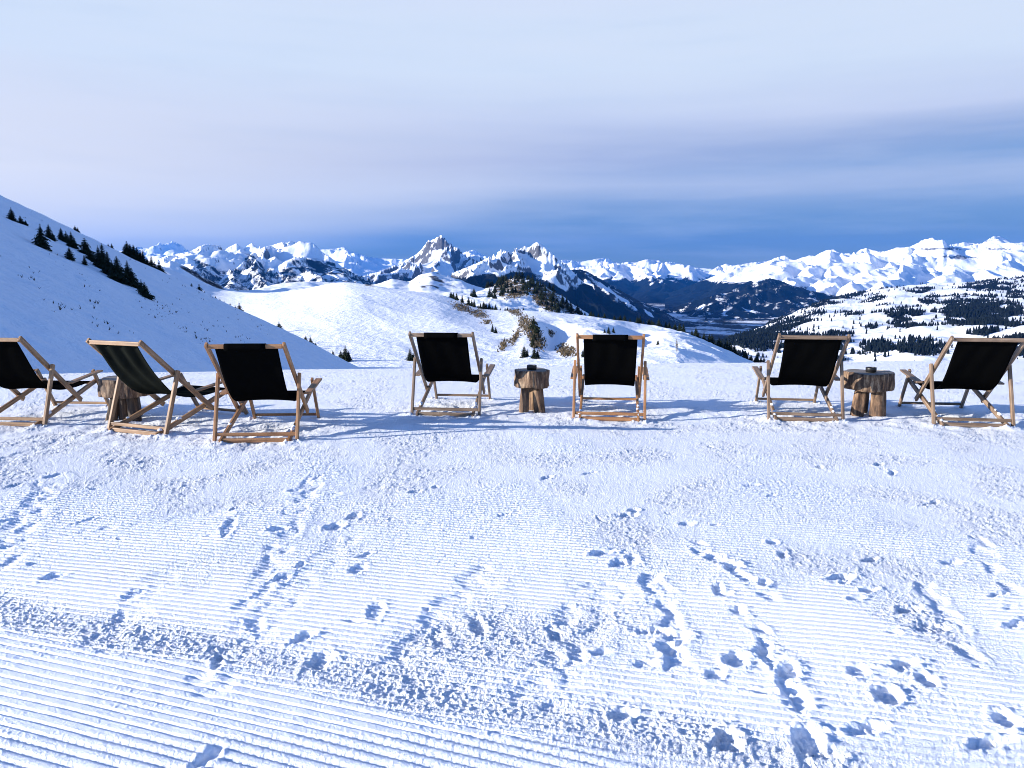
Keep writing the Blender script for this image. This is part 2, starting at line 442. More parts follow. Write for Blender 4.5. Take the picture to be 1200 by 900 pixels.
def terrace_height(x, y, fine=True, want_grit=False):
    r = np.hypot(x, y)
    tx = x / np.maximum(y, .3)
    # edge of the terrace, then the drop
    ye = 13.0 + np.clip(tx, -.9, .9) * 1.9
    over = np.maximum(0, y - ye)
    z = -.035 * over ** 2 * np.where(over > 8, 1.0, 1.0)
    z = np.maximum(z, -9 - .25 * over)
    z = z + .016 * vnoise(x / 2.3, y / 2.3, 3) + .006 * vnoise(x / .9, y / .7, 4) * sstep(1, 6, y)
    if not fine: return z
    A = (1 - sstep(7.5, 9.5, r + .6 * vnoise(x * .8, y * .8, 9)))
    # groomer passes: rows run to the left and away
    d1 = np.array([-.943, .333]); n1 = np.array([.333, .943])
    d2 = np.array([-.972, .236]); n2 = np.array([.236, .972])
    wv = .0025 * vnoise(x * 1.3, y * 1.3, 31)
    s1 = (x * n1[0] + y * n1[1] + wv) / .050
    s2 = (x * n2[0] + y * n2[1] + wv) / .046

    def cord(s):
        f = np.abs((s - np.floor(s)) * 2 - 1)          # 0 mid ridge, 1 groove
        return .5 - .5 * np.cos(math.pi * np.minimum(1, (1 - f) / .42))
    p1x, p1y, _ = at(0, 735, 1); p2x, p2y, _ = at(745, 890, 1)
    # boundary of the near pass
    def gnd(px, py):
        t, e = ray(px, py); Yg = -EYE / e
        return t * Yg, Yg
    bx0, by0 = gnd(0, 742); bx1, by1 = gnd(745, 888)
    bn = (bx0 * n1[0] + by0 * n1[1] + bx1 * n1[0] + by1 * n1[1]) / 2
    sd = x * n1[0] + y * n1[1] - bn + .05 * vnoise(x * 2.0, y * 2.0, 41)
    right_end = sstep(.28, .34, x - .55 - .1 * (2.7 - y) + .1 * vnoise(x * 3, y * 3, 77))
    near = (1 - sstep(-.01, .02, sd)) * (1 - right_end)
    seam = np.exp(-((sd - .16) / .13) ** 2)
    patch = fbm(x * .75 + 5, y * .55, 3, 51)
    groom2 = sstep(-.30, .10, patch + .40 * np.clip((5.0 - y) / 3, -1, 1) - .05) * (1 - near) * A * (1 - .8 * seam)
    groom2 = groom2 * (1 - .8 * np.exp(-((x - .35) / .55) ** 2 - ((y - 3.25) / .45) ** 2)) * (1 - .35 * sstep(.2, 1.2, x) * (1 - sstep(-.1, .3, vnoise(x * 1.1, y * 1.3, 61))))
    fade = np.clip(1.5 - y / 7.0, .15, 1)
    wob = 1 + .12 * vnoise(x * 12, y * 12, 15) + .3 * vnoise(x * 1.5, y * 3, 16)
    z = z + near * .0115 * cord(s1) * wob + groom2 * .0115 * cord(s2) * wob * fade
    # crumbs of broken snow
    rough = np.clip(1.0 - .90 * near - .84 * groom2, .06, 1)
    rough = rough * (.55 + .9 * sstep(-.35, .5, vnoise(x * 1.7, y * 1.4, 71))) + .6 * seam * A
    cr = np.maximum(0, vnoise(x * 40, y * 36, 81) + .05) ** 1.3
    cr2 = np.maximum(0, vnoise(x * 75, y * 65, 82)) ** 1.2
    cr3 = vnoise(x * 13, y * 11, 83)
    att = np.clip(1.5 - r / 9, .35, 1)
    z = z + rough * (.0060 * cr + .0055 * cr2 * att + .003 * cr3)
    z = z + (near * (.0012 + .0035 * np.maximum(0, vnoise(x * 3.1, y * 3.7, 88))) + groom2 * .0014) * cr2
    grit = np.clip(.32 + .5 * rough, .3, .85)
    # prints
    for (px, py, L, W, an, dp) in PRINTS:
        L, W, dp = L * .78, W * .78, dp * .42
        gx, gy = gnd(px, py)
        m = (np.abs(x - gx) < L * 2.2) & (np.abs(y - gy) < L * 2.2)
        if not m.any(): continue
        xm = x[m] - gx; ym = y[m] - gy
        wx = .018 * vnoise(xm * 14 + px, ym * 14, 91); wy = .018 * vnoise(xm * 14, ym * 14 + py, 92)
        u = ((xm + wx) * math.cos(an + .9) + (ym + wy) * math.sin(an + .9)) / (L / 2)
        v = (-(xm + wx) * math.sin(an + .9) + (ym + wy) * math.cos(an + .9)) / (W / 2)
        q = np.sqrt(u * u + v * v)
        pit = -dp * .8 * (1 - sstep(.55, 1.02, q))
        rim = dp * .22 * np.exp(-((q - 1.3) / .25) ** 2) * (.4 + 1.2 * np.maximum(0, vnoise(xm * 22 + px, ym * 22, 95) + .2))
        lump = dp * .38 * np.maximum(0, vnoise(xm * 36 + py, ym * 36, 96)) * np.exp(-(q / 1.6) ** 2)
        rib = (.0045 * np.sin(u * (L / 2) * 210) * (q < .8)) if L > .125 else 0
        z[m] += pit + rim + lump + rib
    for (ax, ay, bx, by, W, dp) in TRACKS:
        dp = dp * .5
        x0, y0 = gnd(ax, ay); x1, y1 = gnd(bx, by)
        L = math.hypot(x1 - x0, y1 - y0); dx, dy = (x1 - x0) / L, (y1 - y0) / L
        u = (x - x0) * dx + (y - y0) * dy
        v = -(x - x0) * dy + (y - y0) * dx + .05 * vnoise(x * 5, y * 5, 99)
        m = (u > -.2) & (u < L + .2) & (np.abs(v) < W * 2)
        if not m.any(): continue
        q = np.abs(v[m]) / (W / 2)
        br = sstep(-.25, .15, vnoise(x[m] * 7, y[m] * 7, 98))
        z[m] += (-dp * (1 - sstep(.4, 1.1, q)) + dp * .25 * np.exp(-((q - 1.4) / .35) ** 2)) * br + dp * .35 * np.maximum(0, vnoise(x[m] * 40, y[m] * 40, 97)) * np.exp(-(q / 1.6) ** 2)
    # trodden snow and little berms where the chairs' feet stand
    for (cx, cy), rz in FEET:
        c, sn = math.cos(rz), math.sin(rz)
        m = (np.abs(x - cx) < 2.0) & (np.abs(y - cy - .5) < 1.7)
        if not m.any(): continue
        xm = x[m]; ym = y[m]; add = np.zeros_like(xm)
        lum = .5 + 1.2 * np.maximum(0, vnoise(xm * 17, ym * 14, 120)) + .8 * np.maximum(0, vnoise(xm * 36, ym * 30, 121))
        for fx in (-.398, -.326, .326, .398):
            for fy, hh in ((-.03, .026), (.06, .02), (1.25, .028)):
                px_, py_ = cx + fx * c - fy * sn, cy + fx * sn + fy * c
                d2 = (xm - px_) ** 2 + (ym - py_) ** 2
                add = np.maximum(add, hh * np.exp(-d2 / .006) * lum)
        d2 = ((xm - cx) / .8) ** 2 + ((ym - cy - .3) / .8) ** 2
        add = add + .022 * vnoise(xm * 5, ym * 4.4, 122) * np.exp(-d2) + .012 * np.maximum(0, vnoise(xm * 13, ym * 11, 123)) * np.exp(-d2)
        z[m] += add
    return (z, grit) if want_grit else z


fine_t = np.linspace(-.98, .98, 1500)
az = np.arctan(fine_t)
az = np.concatenate([np.linspace(-math.pi, az[0], 60)[:-1], az, np.linspace(az[-1], math.pi, 60)[1:]])
pys = np.concatenate([np.linspace(1010, 905, 40), np.linspace(904, 705, 400), np.linspace(704.4, 470, 360), np.linspace(469.2, 424, 75)])
rr = EYE / np.tan(np.arctan((pys - HZ) / F) ) 
rr = EYE * F / (pys - HZ)
rr = np.concatenate([[.02, .5, 1.0, 1.6], rr[rr > 1.9], np.linspace(rr[-1] + .15, 24, 50), np.linspace(25, 60, 20)])
AZ, RR = np.meshgrid(az, rr)
ca = np.clip(np.cos(AZ), .62, 1)
jr = np.random.RandomState(3)
nr_, nc_ = RR.shape
dr_ = np.gradient(rr); da_ = np.gradient(az)
jm = (RR > 3.2) & (RR < 20) & (np.abs(AZ) < .74)        # irregular mesh, so that the grain shows no rows
RR = RR + jm * dr_[:, None] * jr.uniform(-.42, .42, RR.shape)
AZ = AZ + jm * da_[None, :] * jr.uniform(-.42, .42, RR.shape)
ca = np.clip(np.cos(AZ), .62, 1)
RY = RR / ca
GX = RY * np.sin(AZ); GY = RY * np.cos(AZ)
gz, ggrit = terrace_height(GX.ravel(), GY.ravel(), True, True)
gz = gz.reshape(GX.shape)
ground = link('snow_ground', grid_mesh('snow_ground', GX, GY, gz, {'grit': ggrit}), M['snow'])
tag(ground, kind='structure')


def ground_z(x, y):
    return float(terrace_height(np.array([x]), np.array([y]), False)[0])

# ------------------------------------------------------------------ terrain builders


def hill_plane(x, y):
    z = -6 - .48 * x - .15 * y
    crest = 120 + 10 * vnoise(x / 60, y * 0 + .5, 5)
    over = np.maximum(0, y - crest)
    z = np.where(z > 26, 26 + 6 * (1 - np.exp(-(z - 26) / 6)), z)
    z = z - .016 * over ** 2 / (1 + over / 60)
    z = z - 1.05 * np.maximum(0, 21 - y) * sstep(21, 15, y)
    return z


def make_left_hill():
    x = np.concatenate([np.linspace(-260, -95, 60)[:-1], np.linspace(-95, 40, 420)])
    y = np.concatenate([np.linspace(-60, 18, 40)[:-1], np.linspace(18, 130, 260), np.linspace(131, 260, 50)])
    X, Y = np.meshgrid(x, y)
    Z = hill_plane(X, Y)
    Z = Z + .5 * fbm(X / 14, Y / 14, 4, 201) + .20 * fbm(X / 3 + Y / 9, Y / 2, 3, 202)
    g = np.zeros_like(X)
    o = link('hillside', grid_mesh('hillside', X, Y, Z, {'grass': g}), M['hill'])
    tag(o, kind='structure')


make_left_hill()


def col_interp(tt, pts, key=2):
    """polyline of (px,py,Y) -> arrays e(t), Y(t)"""
    P = np.array(pts, float)
    t, e = ray(P[:, 0], P[:, 1])
    o = np.argsort(t)
    return np.interp(tt, t[o], e[o]), np.interp(tt, t[o], P[o, 2])


def smooth1(a, n):
    if n < 2: return a
    k = np.hanning(n + 2)[1:-1]; k /= k.sum()
    p = np.pad(a, (n // 2, n - 1 - n // 2), mode='edge')
    return np.convolve(p, k, 'valid')


def loft(name, px0, px1, nx, rows, ny, mat, nfun=None, gfun=None, soft=14, kind='structure', tsm=9, attrs_fun=None):
    """surface through rows of control points; every row gives direction and true distance"""
    tt = np.linspace(ray(px0, HZ)[0], ray(px1, HZ)[0], nx)
    E = []; YY = []
    for r in rows:
        e, Yr = col_interp(tt, r)
        E.append(smooth1(e, tsm)); YY.append(smooth1(Yr, tsm))
    E = np.array(E); YY = np.array(YY)
    ZZ = EYE + E * YY
    s = np.linspace(0, len(rows) - 1, ny)
    Yg = np.empty((ny, nx)); Zg = np.empty((ny, nx))
    for i in range(nx):
        Yg[:, i] = np.interp(s, np.arange(len(rows)), YY[:, i])
        Zg[:, i] = np.interp(s, np.arange(len(rows)), ZZ[:, i])
    if soft > 1:
        for i in range(nx):
            Zg[:, i] = smooth1(Zg[:, i], soft); Yg[:, i] = smooth1(Yg[:, i], soft)
    Xg = Yg * tt[None, :]
    if nfun is not None: Zg = Zg + nfun(Xg, Yg)
    # hold the outline of the crest row
    ci = len(rows) - 2
    for it in range(2):
        el = (Zg - EYE) / Yg
        j = np.round(smooth1(el.argmax(0).astype(float), 61)).astype(int); mx = el.max(0)
        d = (E[ci] - mx) * Yg[j, np.arange(nx)]
        d = smooth1(smooth1(d, 41), 41)
        jj = np.arange(ny)[:, None]
        Zg = Zg + d[None, :] * np.exp(-((jj - j[None, :]) / (ny * .16)) ** 2)
    px, py = px_of(Xg, Yg, Zg)
    pass
    at_ = attrs_fun(Xg, Yg, Zg, px, py) if attrs_fun else {'grass': gfun(px, py, Xg, Yg) if gfun else np.zeros_like(Xg)}
    o = link(name, grid_mesh(name, Xg, Yg, Zg, at_), mat)
    if kind: tag(o, kind=kind)
    return dict(o=o, X=Xg, Y=Yg, Z=Zg, tt=tt, px=px, py=py)


def surf_at(S, px, py, front=True):
    """point of a lofted surface seen at a pixel (first hit from the camera)"""
    t, e = ray(px, py)
    i = int(np.clip(np.searchsorted(S['tt'], t), 0, len(S['tt']) - 1))
    el = (S['Z'][:, i] - EYE) / S['Y'][:, i]
    h = np.nonzero(el >= e)[0]
    j = int(h[0]) if len(h) else int(el.argmax())
    return float(S['X'][j, i]), float(S['Y'][j, i]), float(S['Z'][j, i])


def ell(px, py, L):
    g = np.zeros_like(px)
    for (cx, cy, rx, ry, ro) in L:
        c, s = math.cos(math.radians(ro)), math.sin(math.radians(ro))
        u = ((px - cx) * c + (py - cy) * s) / rx; v = (-(px - cx) * s + (py - cy) * c) / ry
        g = np.maximum(g, 1 - sstep(.55, 1.25, np.sqrt(u * u + v * v)))
    return g


# bright ski slope across the dip, with the grassy bluff on its right
BLUFF = [(542, 361, 14, 5, 20), (560, 368, 13, 5, 15), (575, 360, 6, 3, -30), (603, 366, 10, 4, 20), (615, 380, 8, 12, -20), (628, 398, 9, 14, -25), (663, 411, 11, 7, 25), (604, 395, 3, 12, 30), (590, 405, 3, 9, 35), (793, 405, 2, 10, 0), (433, 334.5, 9, 1.6, 4), (570, 378, 5, 3, 0), (645, 391, 3, 5, -20)]
crest_mid = [(120, 305, 1000), (170, 306, 950), (195, 312, 900), (205, 318, 870), (215, 322, 840), (230, 330, 800), (245, 336, 770), (260, 340, 740), (290, 343.5, 700), (330, 342.5, 660), (350, 340, 640), (370, 336, 620), (390, 331, 605), (402, 329, 600), (415, 331, 590), (445, 336, 575), (480, 341, 555), (515, 344, 540), (530, 349, 520), (545, 356, 495), (560, 361, 480), (590, 363.5, 470), (610, 363, 460), (660, 367, 450), (690, 370, 440), (720, 375, 430), (760, 380, 420), (800, 388, 400), (830, 400, 380), (860, 414, 360), (900, 432, 350), (1000, 470, 340)]
low = [(100, 470, 150), (500, 470, 150), (1000, 500, 150)]
midr = [(100, 420, 330), (250, 408, 300), (330, 400, 270), (420, 400, 270), (520, 402, 265), (600, 408, 255), (640, 404, 260), (700, 402, 250), (780, 408, 240), (860, 430, 230), (1000, 480, 220)]


def back_of(crest, dY, de): return [(p[0], p[1] + de, p[2] + dY) for p in crest]


def mid_noise(x, y):
    n = 1.6 * fbm(x / 90, y / 90, 2, 301) + .10 * fbm(x / 14, y / 18, 3, 302)
    # small ribs running down the slope, and the hollow beside the bluff
    n = n + .05 * vnoise(x / 3, y / 16, 303) * sstep(150, 260, y)
    px = 600 + F * x / y
    n = n + 2.0 * ridged(x / 26 + .2 * fbm(x / 12, y / 30, 2, 310), y / 60, 4, 311) * sstep(540, 720, px) * sstep(190, 260, y) * (1 - .6 * sstep(380, 430, y))
    n = n + .5 * ridged(x / 30 + y / 70, y / 120, 4, 312) * sstep(180, 260, y)
    n = n - 5.0 * np.exp(-((x - .055 * y) / 7) ** 2 - ((y - 300) / 45) ** 2)
    n = n + 2.5 * np.exp(-((x - .03 * y) / 6) ** 2 - ((y - 310) / 60) ** 2)
    n = n - 6.0 * np.exp(-((x - .165 * y) / 9) ** 2 - ((y - 330) / 70) ** 2)
    return n


def mid_grass(px, py, x, y):
    g = ell(px, py, BLUFF) * .58
    return np.maximum(g, .33 * sstep(.35, .8, fbm(x / 9, y / 30, 3, 305)) * sstep(440, 520, px))


MID = loft('ski_slope', 120, 960, 900, [low, midr, crest_mid, back_of(crest_mid, 160, 26)], 300, M['mid'], mid_noise, mid_grass, soft=24, tsm=75)

# small wooded knoll behind
crest_kn = [(470, 352, 900), (500, 349, 930), (530, 347, 960), (555, 344, 1000), (575, 336, 1060), (590, 330, 1100), (604, 325, 1120), (620, 327, 1110), (636, 334, 1080), (650, 342, 1050), (670, 355, 1000), (690, 368, 960), (720, 385, 900), (800, 420, 850)]
KNOB = [(600, 338, 24, 14, 0), (640, 350, 24, 14, 35), (665, 363, 14, 8, 30)]
low_kn = [(470, 390, 640), (560, 380, 640), (640, 386, 640), (800, 440, 640)]
mid_kn = [(470, 362, 780), (560, 358, 800), (600, 362, 800), (640, 368, 800), (680, 382, 780), (800, 430, 760)]


def alp_at(rock, forest):
    return {'rock': rock, 'forest': forest}


KN = loft('wooded_knoll', 470, 800, 380, [low_kn, mid_kn, crest_kn, back_of(crest_kn, 250, 30)], 150, M['mid'],
          lambda x, y: 6 * fbm(x / 60, y / 60, 4, 321) + 2.5 * fbm(x / 16, y / 16, 3, 322),
          lambda px, py, x, y: .85 * ell(px, py, KNOB) * (.55 + .45 * sstep(-.2, .3, fbm(x / 18, y / 18, 3, 323))), soft=14)

# little snow hills between the ski slope and the massif
crest_h = [(200, 305, 1700), (215, 311, 1700), (240, 325, 1750), (265, 338, 1800), (290, 341, 1900), (310, 336, 2000), (330, 332, 2050), (360, 329.5, 2100), (390, 331, 2150), (420, 336, 2200), (440, 333, 2250), (460, 327, 2300), (480, 330, 2350), (492, 322, 2350), (505, 319, 2350), (520, 323, 2350), (540, 328, 2300), (560, 336, 2200), (600, 350, 2200)]
RK = [(506, 330, 22, 12, 0), (430, 338, 30, 4, 0)]


def h_attr(X, Y, Z, px, py):
    return alp_at(.72 * ell(px, py, [(506, 331, 20, 12, 0)]) * sstep(-.3, .3, fbm(X / 60, Y / 60, 3, 5)), np.maximum(.62 * ell(px, py, [(238, 326, 40, 4.5, 28)]), .5 * sstep(.0, .5, fbm(X / 70, Y / 150, 3, 6)) * sstep(322, 336, py)))


H2 = loft('snow_hills', 200, 610, 420, [[(200, 400, 1100), (610, 400, 1100)], [(200, 352, 1450), (400, 350, 1500), (610, 362, 1500)], crest_h, back_of(crest_h, 350, 22)], 140, M['foot'],
          lambda x, y: 12 * fbm(x / 120, y / 120, 4, 331), None, soft=14, attrs_fun=h_attr)

# right-hand foothills with their woods
crest_f = [(760, 430, 3000), (800, 418, 3000), (840, 403, 3300), (870, 392, 3600), (900, 380, 4000), (920, 371, 4300), (940, 362, 4600), (965, 353, 4900), (990, 346, 5200), (1040, 337, 5400), (1090, 332, 5500), (1150, 330, 5500), (1200, 323, 5500), (1260, 318, 5500), (1360, 316, 5500)]
low_f = [(760, 450, 1500), (1000, 450, 1450), (1360, 450, 1350)]
mid_f = [(760, 435, 2200), (860, 410, 2200), (940, 400, 2200), (1000, 396, 2200), (1060, 394, 2150), (1120, 392, 2100), (1200, 386, 2000), (1360, 375, 1900)]
mid_f2 = [(760, 432, 2700), (860, 398, 2900), (920, 385, 3100), (980, 370, 3300), (1040, 357, 3500), (1100, 355, 3500), (1200, 350, 3400), (1360, 340, 3300)]
WOODS = [(1163, 335, 40, 7, -3), (1139, 364, 40, 19, 12), (1061, 377, 29, 15, 8), (1068, 402, 40, 11, 0), (1183, 366, 22, 7, -12), (1030, 354, 16, 8, 0), (1149, 391, 22, 5, -8), (930, 382, 50, 11, 0), (1000, 374, 17, 8, 0), (972, 352, 36, 9, -25), (878, 392, 22, 24, 10), (1026, 403, 30, 10, 0), (1080, 340, 16, 5, -12), (960, 402, 40, 8, 0), (1180, 402, 22, 7, -10), (895, 398, 45, 22, 10), (850, 402, 40, 20, 10), (1110, 323, 20, 3, 0), (985, 398, 30, 12, 0), (1090, 350, 12, 5, -20), (1010, 341, 14, 4, -25), (1195, 345, 20, 5, 0), (1020, 385, 14, 6, -25), (1120, 372, 14, 10, 0)]


def foot_mask(X, Y, px, py):
    a = X * .93 - Y * .12; b = Y * .30 + X * .35
    return .55 * ell(px, py, WOODS) + 1.35 * fbm(a / 300, b / 120, 5, 345, .6) + .45 * fbm(X / 60, Y / 110, 3, 346) + .10


def f_attr(X, Y, Z, px, py):
    m = foot_mask(X, Y, px, py)
    return alp_at(.40 * sstep(.1, .5, fbm(X / 90, Y / 90, 3, 9)), .85 * sstep(.45, .75, m))


FT = loft('foothills', 760, 1360, 620, [low_f, mid_f, mid_f2, crest_f, back_of(crest_f, 700, 30)], 240, M['foot'],
          lambda x, y: 45 * fbm(x / 520, y / 520, 4, 341) + 9 * fbm(x / 90, y / 90, 3, 342), None, soft=22, attrs_fun=f_attr)


def ridge_layer(name, px0, px1, nx, Y0, Y1, ny, ridges, base, steep, amp, wl, seed, sil, treeline, tspread, rockcut, mat, warp=.55, forest_fun=None, width=None, rockbias=0, gain=.58):
    tt = np.linspace(ray(px0, HZ)[0], ray(px1, HZ)[0], nx)
    yr = np.geomspace(Y0, Y1, ny)
    T, Yg = np.meshgrid(tt, yr)
    Xg = T * Yg
    wx = Xg + warp * wl * fbm(Xg / wl, Yg / wl, 3, seed + 1); wy = Yg + warp * wl * fbm(Xg / wl, Yg / wl, 3, seed + 2)
    Z = np.full_like(Xg, base)
    hm = 1.0
    for R in ridges:
        P = [at(*p) for p in R]
        for (x0, y0, z0), (x1, y1, z1) in zip(P[:-1], P[1:]):
            dx, dy = x1 - x0, y1 - y0; L2 = dx * dx + dy * dy + 1e-6
            u = np.clip(((wx - x0) * dx + (wy - y0) * dy) / L2, 0, 1)
            d = np.hypot(wx - x0 - u * dx, wy - y0 - u * dy)
            h = np.maximum(z0 + u * (z1 - z0) - base, 1)
            hm = max(hm, z0 - base)
            q = d * steep / h
            z = base + h * (.5 * np.exp(-1.25 * q) + .5 * np.maximum(0, 1 - .75 * q))
            Z = np.maximum(Z, z)
    hf = np.clip((Z - base) / hm, 0, 1)
    Z = Z + amp * ridged(wx / wl, wy / wl, 7, seed + 5, gain) * (hf + .08) ** .6
    if sil:
        e_t, _ = col_interp(tt, [(p[0], p[1], 1) for p in sil])
        e_t = e_t + .0006 * vnoise(tt * 160, tt * 0, seed + 9) + .0003 * vnoise(tt * 420, tt * 0, seed + 10)
        jj = np.arange(ny)[:, None]
        for it in range(4):
            el = (Z - EYE) / Yg
            j = el.argmax(0); mx = el.max(0)
            d = (e_t - mx) * Yg[j, np.arange(nx)]
            sp = ny * (.10 if it < 2 else .018)
            jc = smooth1(j.astype(float), 15)
            Z = Z + smooth1(d, 45 if it < 2 else 3)[None, :] * np.exp(-((jj - jc[None, :]) / sp) ** 2)
    gu = np.stack([np.gradient(Xg, axis=1), np.gradient(Yg, axis=1), np.gradient(Z, axis=1)], -1)
    gv = np.stack([np.gradient(Xg, axis=0), np.gradient(Yg, axis=0), np.gradient(Z, axis=0)], -1)
    N = np.cross(gu, gv); N /= np.linalg.norm(N, axis=-1, keepdims=True) + 1e-9
    nzv = np.abs(N[..., 2])
    px, py = px_of(Xg, Yg, Z)
    n = fbm(Xg / (wl * .35), Yg / (wl * .35), 5, seed + 20)
    n_ = fbm(Xg / (wl * .12), Yg / (wl * .12) + Z / (wl * .1), 4, seed + 21)
    rock = .80 * sstep(rockcut, rockcut + .30, (1 - nzv) + .16 * n + .14 * n_ + rockbias)
    fo = sstep(-tspread, tspread, treeline - Z + tspread * 1.3 * n)
    if forest_fun is not None: fo, rock = forest_fun(px, py, Xg, Yg, Z, n, fo, rock, N)
    o = link(name, grid_mesh(name, Xg, Yg, Z, {'rock': rock, 'forest': fo}), mat)
    tag(o, kind='structure')
    return dict(X=Xg, Y=Yg, Z=Z, tt=tt)


def auto_spurs(crest, every, L, drop, jit, seed):
    """spurs that fall from the crest towards the viewer, alternating in direction"""
    rnd = random.Random(seed); out = []
    for i in range(1, len(crest) - 1, every):
        x, y, Y = crest[i]
        s = []
        dx = rnd.uniform(-1, 1) * jit
        s = [(x, y + .3, Y)]
        for k in range(1, 5):
            f = k / 4
            s.append((x + dx * f + rnd.uniform(-1, 1) * jit * .25, y + drop * f ** .9 + rnd.uniform(0, 1) * drop * .05, Y - L * f))
        out.append(s)
    return out


def withY(sil, Y, wob=0, seed=1):
    rnd = random.Random(seed)
    if not np.isscalar(Y):
        return [(a, b, float(np.interp(a, [q[0] for q in Y], [q[1] for q in Y])) + rnd.uniform(-wob, wob)) for a, b in sil]
    return [(a, b, Y + rnd.uniform(-wob, wob)) for a, b in sil]


# -- farthest range
s_far = [(60, 301), (150, 293), (160, 289), (172, 291), (180, 288), (184, 287), (187, 283.5), (191, 288), (196, 287), (200, 284), (203, 281.5), (206, 284), (210, 287), (217, 292), (240, 298), (300, 300), (370, 293), (397, 291), (403, 289), (412, 296), (420, 297), (428, 300), (437, 302), (450, 303), (500, 304), (540, 297), (550, 294), (556, 293), (566, 298), (575, 303), (640, 306), (660, 304), (668, 305), (680, 307), (695, 304), (702, 303), (707, 302), (715, 306), (725, 309), (735, 307), (760, 309), (800, 313), (850, 316), (1000, 320)]
ridge_layer('far_range', 60, 1000, 1000, 20000, 27000, 140, [withY(s_far, 25000, 600, 3)] + auto_spurs(withY(s_far, 25000), 2, 3500, 24, 10, 5), -400, .62, 260, 1200, 11, s_far, -260, 200, .42, M['alp_far'])
# -- range behind the valley
s_r2 = [(640, 322), (670, 314), (690, 312), (707, 310), (715, 309), (722, 308), (730, 310), (742, 309), (750, 306), (757, 304), (765, 304.5), (773, 305.5), (777, 309), (783, 306), (790, 308), (797, 309), (802, 312), (808, 311), (818, 314), (825, 317), (832, 318), (840, 313), (850, 309), (858, 311), (868, 310), (878, 308), (890, 307), (900, 306), (940, 306), (1000, 310)]
c_r2 = withY(s_r2, 17500, 500, 4)
ridge_layer('valley_range', 640, 1000, 460, 11500, 19500, 240, [c_r2] + auto_spurs(c_r2, 2, 4200, 40, 16, 8), -470, .62, 170, 900, 23, s_r2, -40, 150, .46, M['alp_far'])
# -- spire
s_sp = [(400, 332), (430, 322), (445, 318), (460, 312), (475, 305), (485, 300), (490, 296), (494, 292), (498, 287), (502, 281), (505, 282), (509, 280), (513, 277.5), (517, 275), (521, 279), (525, 284), (528, 287), (531, 291), (534, 289), (538, 291), (541, 297), (548, 300), (556, 298), (562, 301), (575, 305), (600, 310), (640, 325)]
c_sp = withY(s_sp, [(400, 9400), (460, 9900), (490, 10400), (517, 10000), (540, 10500), (640, 11200)], 60, 6)
ridge_layer('spire_mountain', 400, 640, 380, 7000, 11600, 240, [c_sp, [(517, 275, 10500), (513, 290, 10000), (505, 303, 9500), (497, 316, 9000), (492, 328, 8400)], [(531, 291, 10500), (536, 302, 10000), (545, 315, 9400)], [(485, 300, 10500), (470, 312, 9600), (455, 322, 9000)], [(460, 312, 10000), (446, 322, 9300), (430, 332, 8800)], [(502, 281, 10500), (488, 305, 9900), (478, 318, 9300)]], -350, 1.05, 260, 700, 37, s_sp, -30, 90, .34, M['alp'], rockbias=.06)
# -- left massif
s_lm = [(120, 312), (180, 305), (195, 300), (210, 297), (222, 295), (228, 292), (233, 289), (240, 286.5), (250, 287), (258, 287.5), (262, 292), (266, 291), (271, 288), (277, 285.5), (282, 289), (286, 292), (290, 287.5), (296, 284.5), (300, 288), (303, 292), (308, 290), (314, 288), (320, 287), (326, 285), (332, 283.5), (336, 284.5), (340, 282.5), (346, 283.5), (352, 282.5), (358, 284.5), (364, 284), (370, 287), (376, 294), (380, 297), (388, 302), (400, 312), (415, 322), (430, 328), (470, 345)]
c_lm = withY(s_lm, [(120, 8600), (200, 7700), (225, 7500), (262, 8000), (300, 8500), (318, 8400), (372, 7800), (400, 8300), (430, 8800), (470, 9300)], 40, 9)


def lm_fun(px, py, X, Y, Z, n, fo, rock, N):
    band = sstep(306, 318, py + 5 * n - .05 * (px - 250) * 0)
    band2 = ell(px, py, [(300, 312, 26, 9, 50), (370, 314, 40, 12, 8), (245, 318, 26, 8, 35), (420, 326, 20, 6, 30)])
    n3 = fbm(X / 90, Y / 90 + Z / 60, 4, 77)
    fo = np.clip(np.maximum(band * .52 + .3 * n + .35 * n3, band2 * .62 + .35 * n + .45 * n3), 0, 1)
    return fo, rock * .9


ridge_layer('left_massif', 120, 480, 520, 5200, 9600, 280, [c_lm, [(240, 286.5, 8300), (244, 300, 7900), (238, 312, 7300), (222, 325, 6700)], [(296, 284.5, 8300), (304, 298, 7800), (312, 313, 7200), (322, 328, 6600), (330, 342, 6100)], [(277, 285.5, 8300), (281, 299, 7900), (276, 315, 7200), (270, 330, 6600)], [(352, 282.5, 8300), (350, 297, 7900), (362, 309, 7400), (378, 324, 6700)], [(376, 294, 8300), (392, 309, 7700), (410, 326, 6900)], [(225, 294, 8300), (214, 304, 7400), (200, 318, 6500)], [(330, 284, 8300), (330, 300, 7900), (338, 318, 7100), (346, 335, 6500)]], -330, .80, 150, 620, 51, s_lm, -75, 50, .42, M['alp'], forest_fun=lm_fun)
# -- wooded shoulder behind the pointed peak
s_sh = [(600, 330), (640, 322), (660, 319), (672, 316), (680, 315.5), (690, 319), (700, 325), (720, 336), (745, 351), (770, 365), (800, 379), (830, 392), (860, 405)]


def sh_fun(px, py, X, Y, Z, n, fo, rock, N):
    clear = ell(px, py, [(712, 341, 20, 4, 38), (700, 351, 13, 3, 8), (738, 357, 12, 3, 40), (690, 333, 8, 3, 45), (760, 367, 8, 2, 40), (722, 370, 9, 2, 15), (726, 350, 9, 2.5, 30)])
    fo = np.clip(.76 - .45 * clear * (1 + 2.2 * fbm(X / 110, Y / 240, 4, 7)) - .55 * np.maximum(0, fbm(X / 150 + Y / 400, Y / 700, 5, 14, .6)) - .2 * n, 0, 1)
    return fo, rock * .2


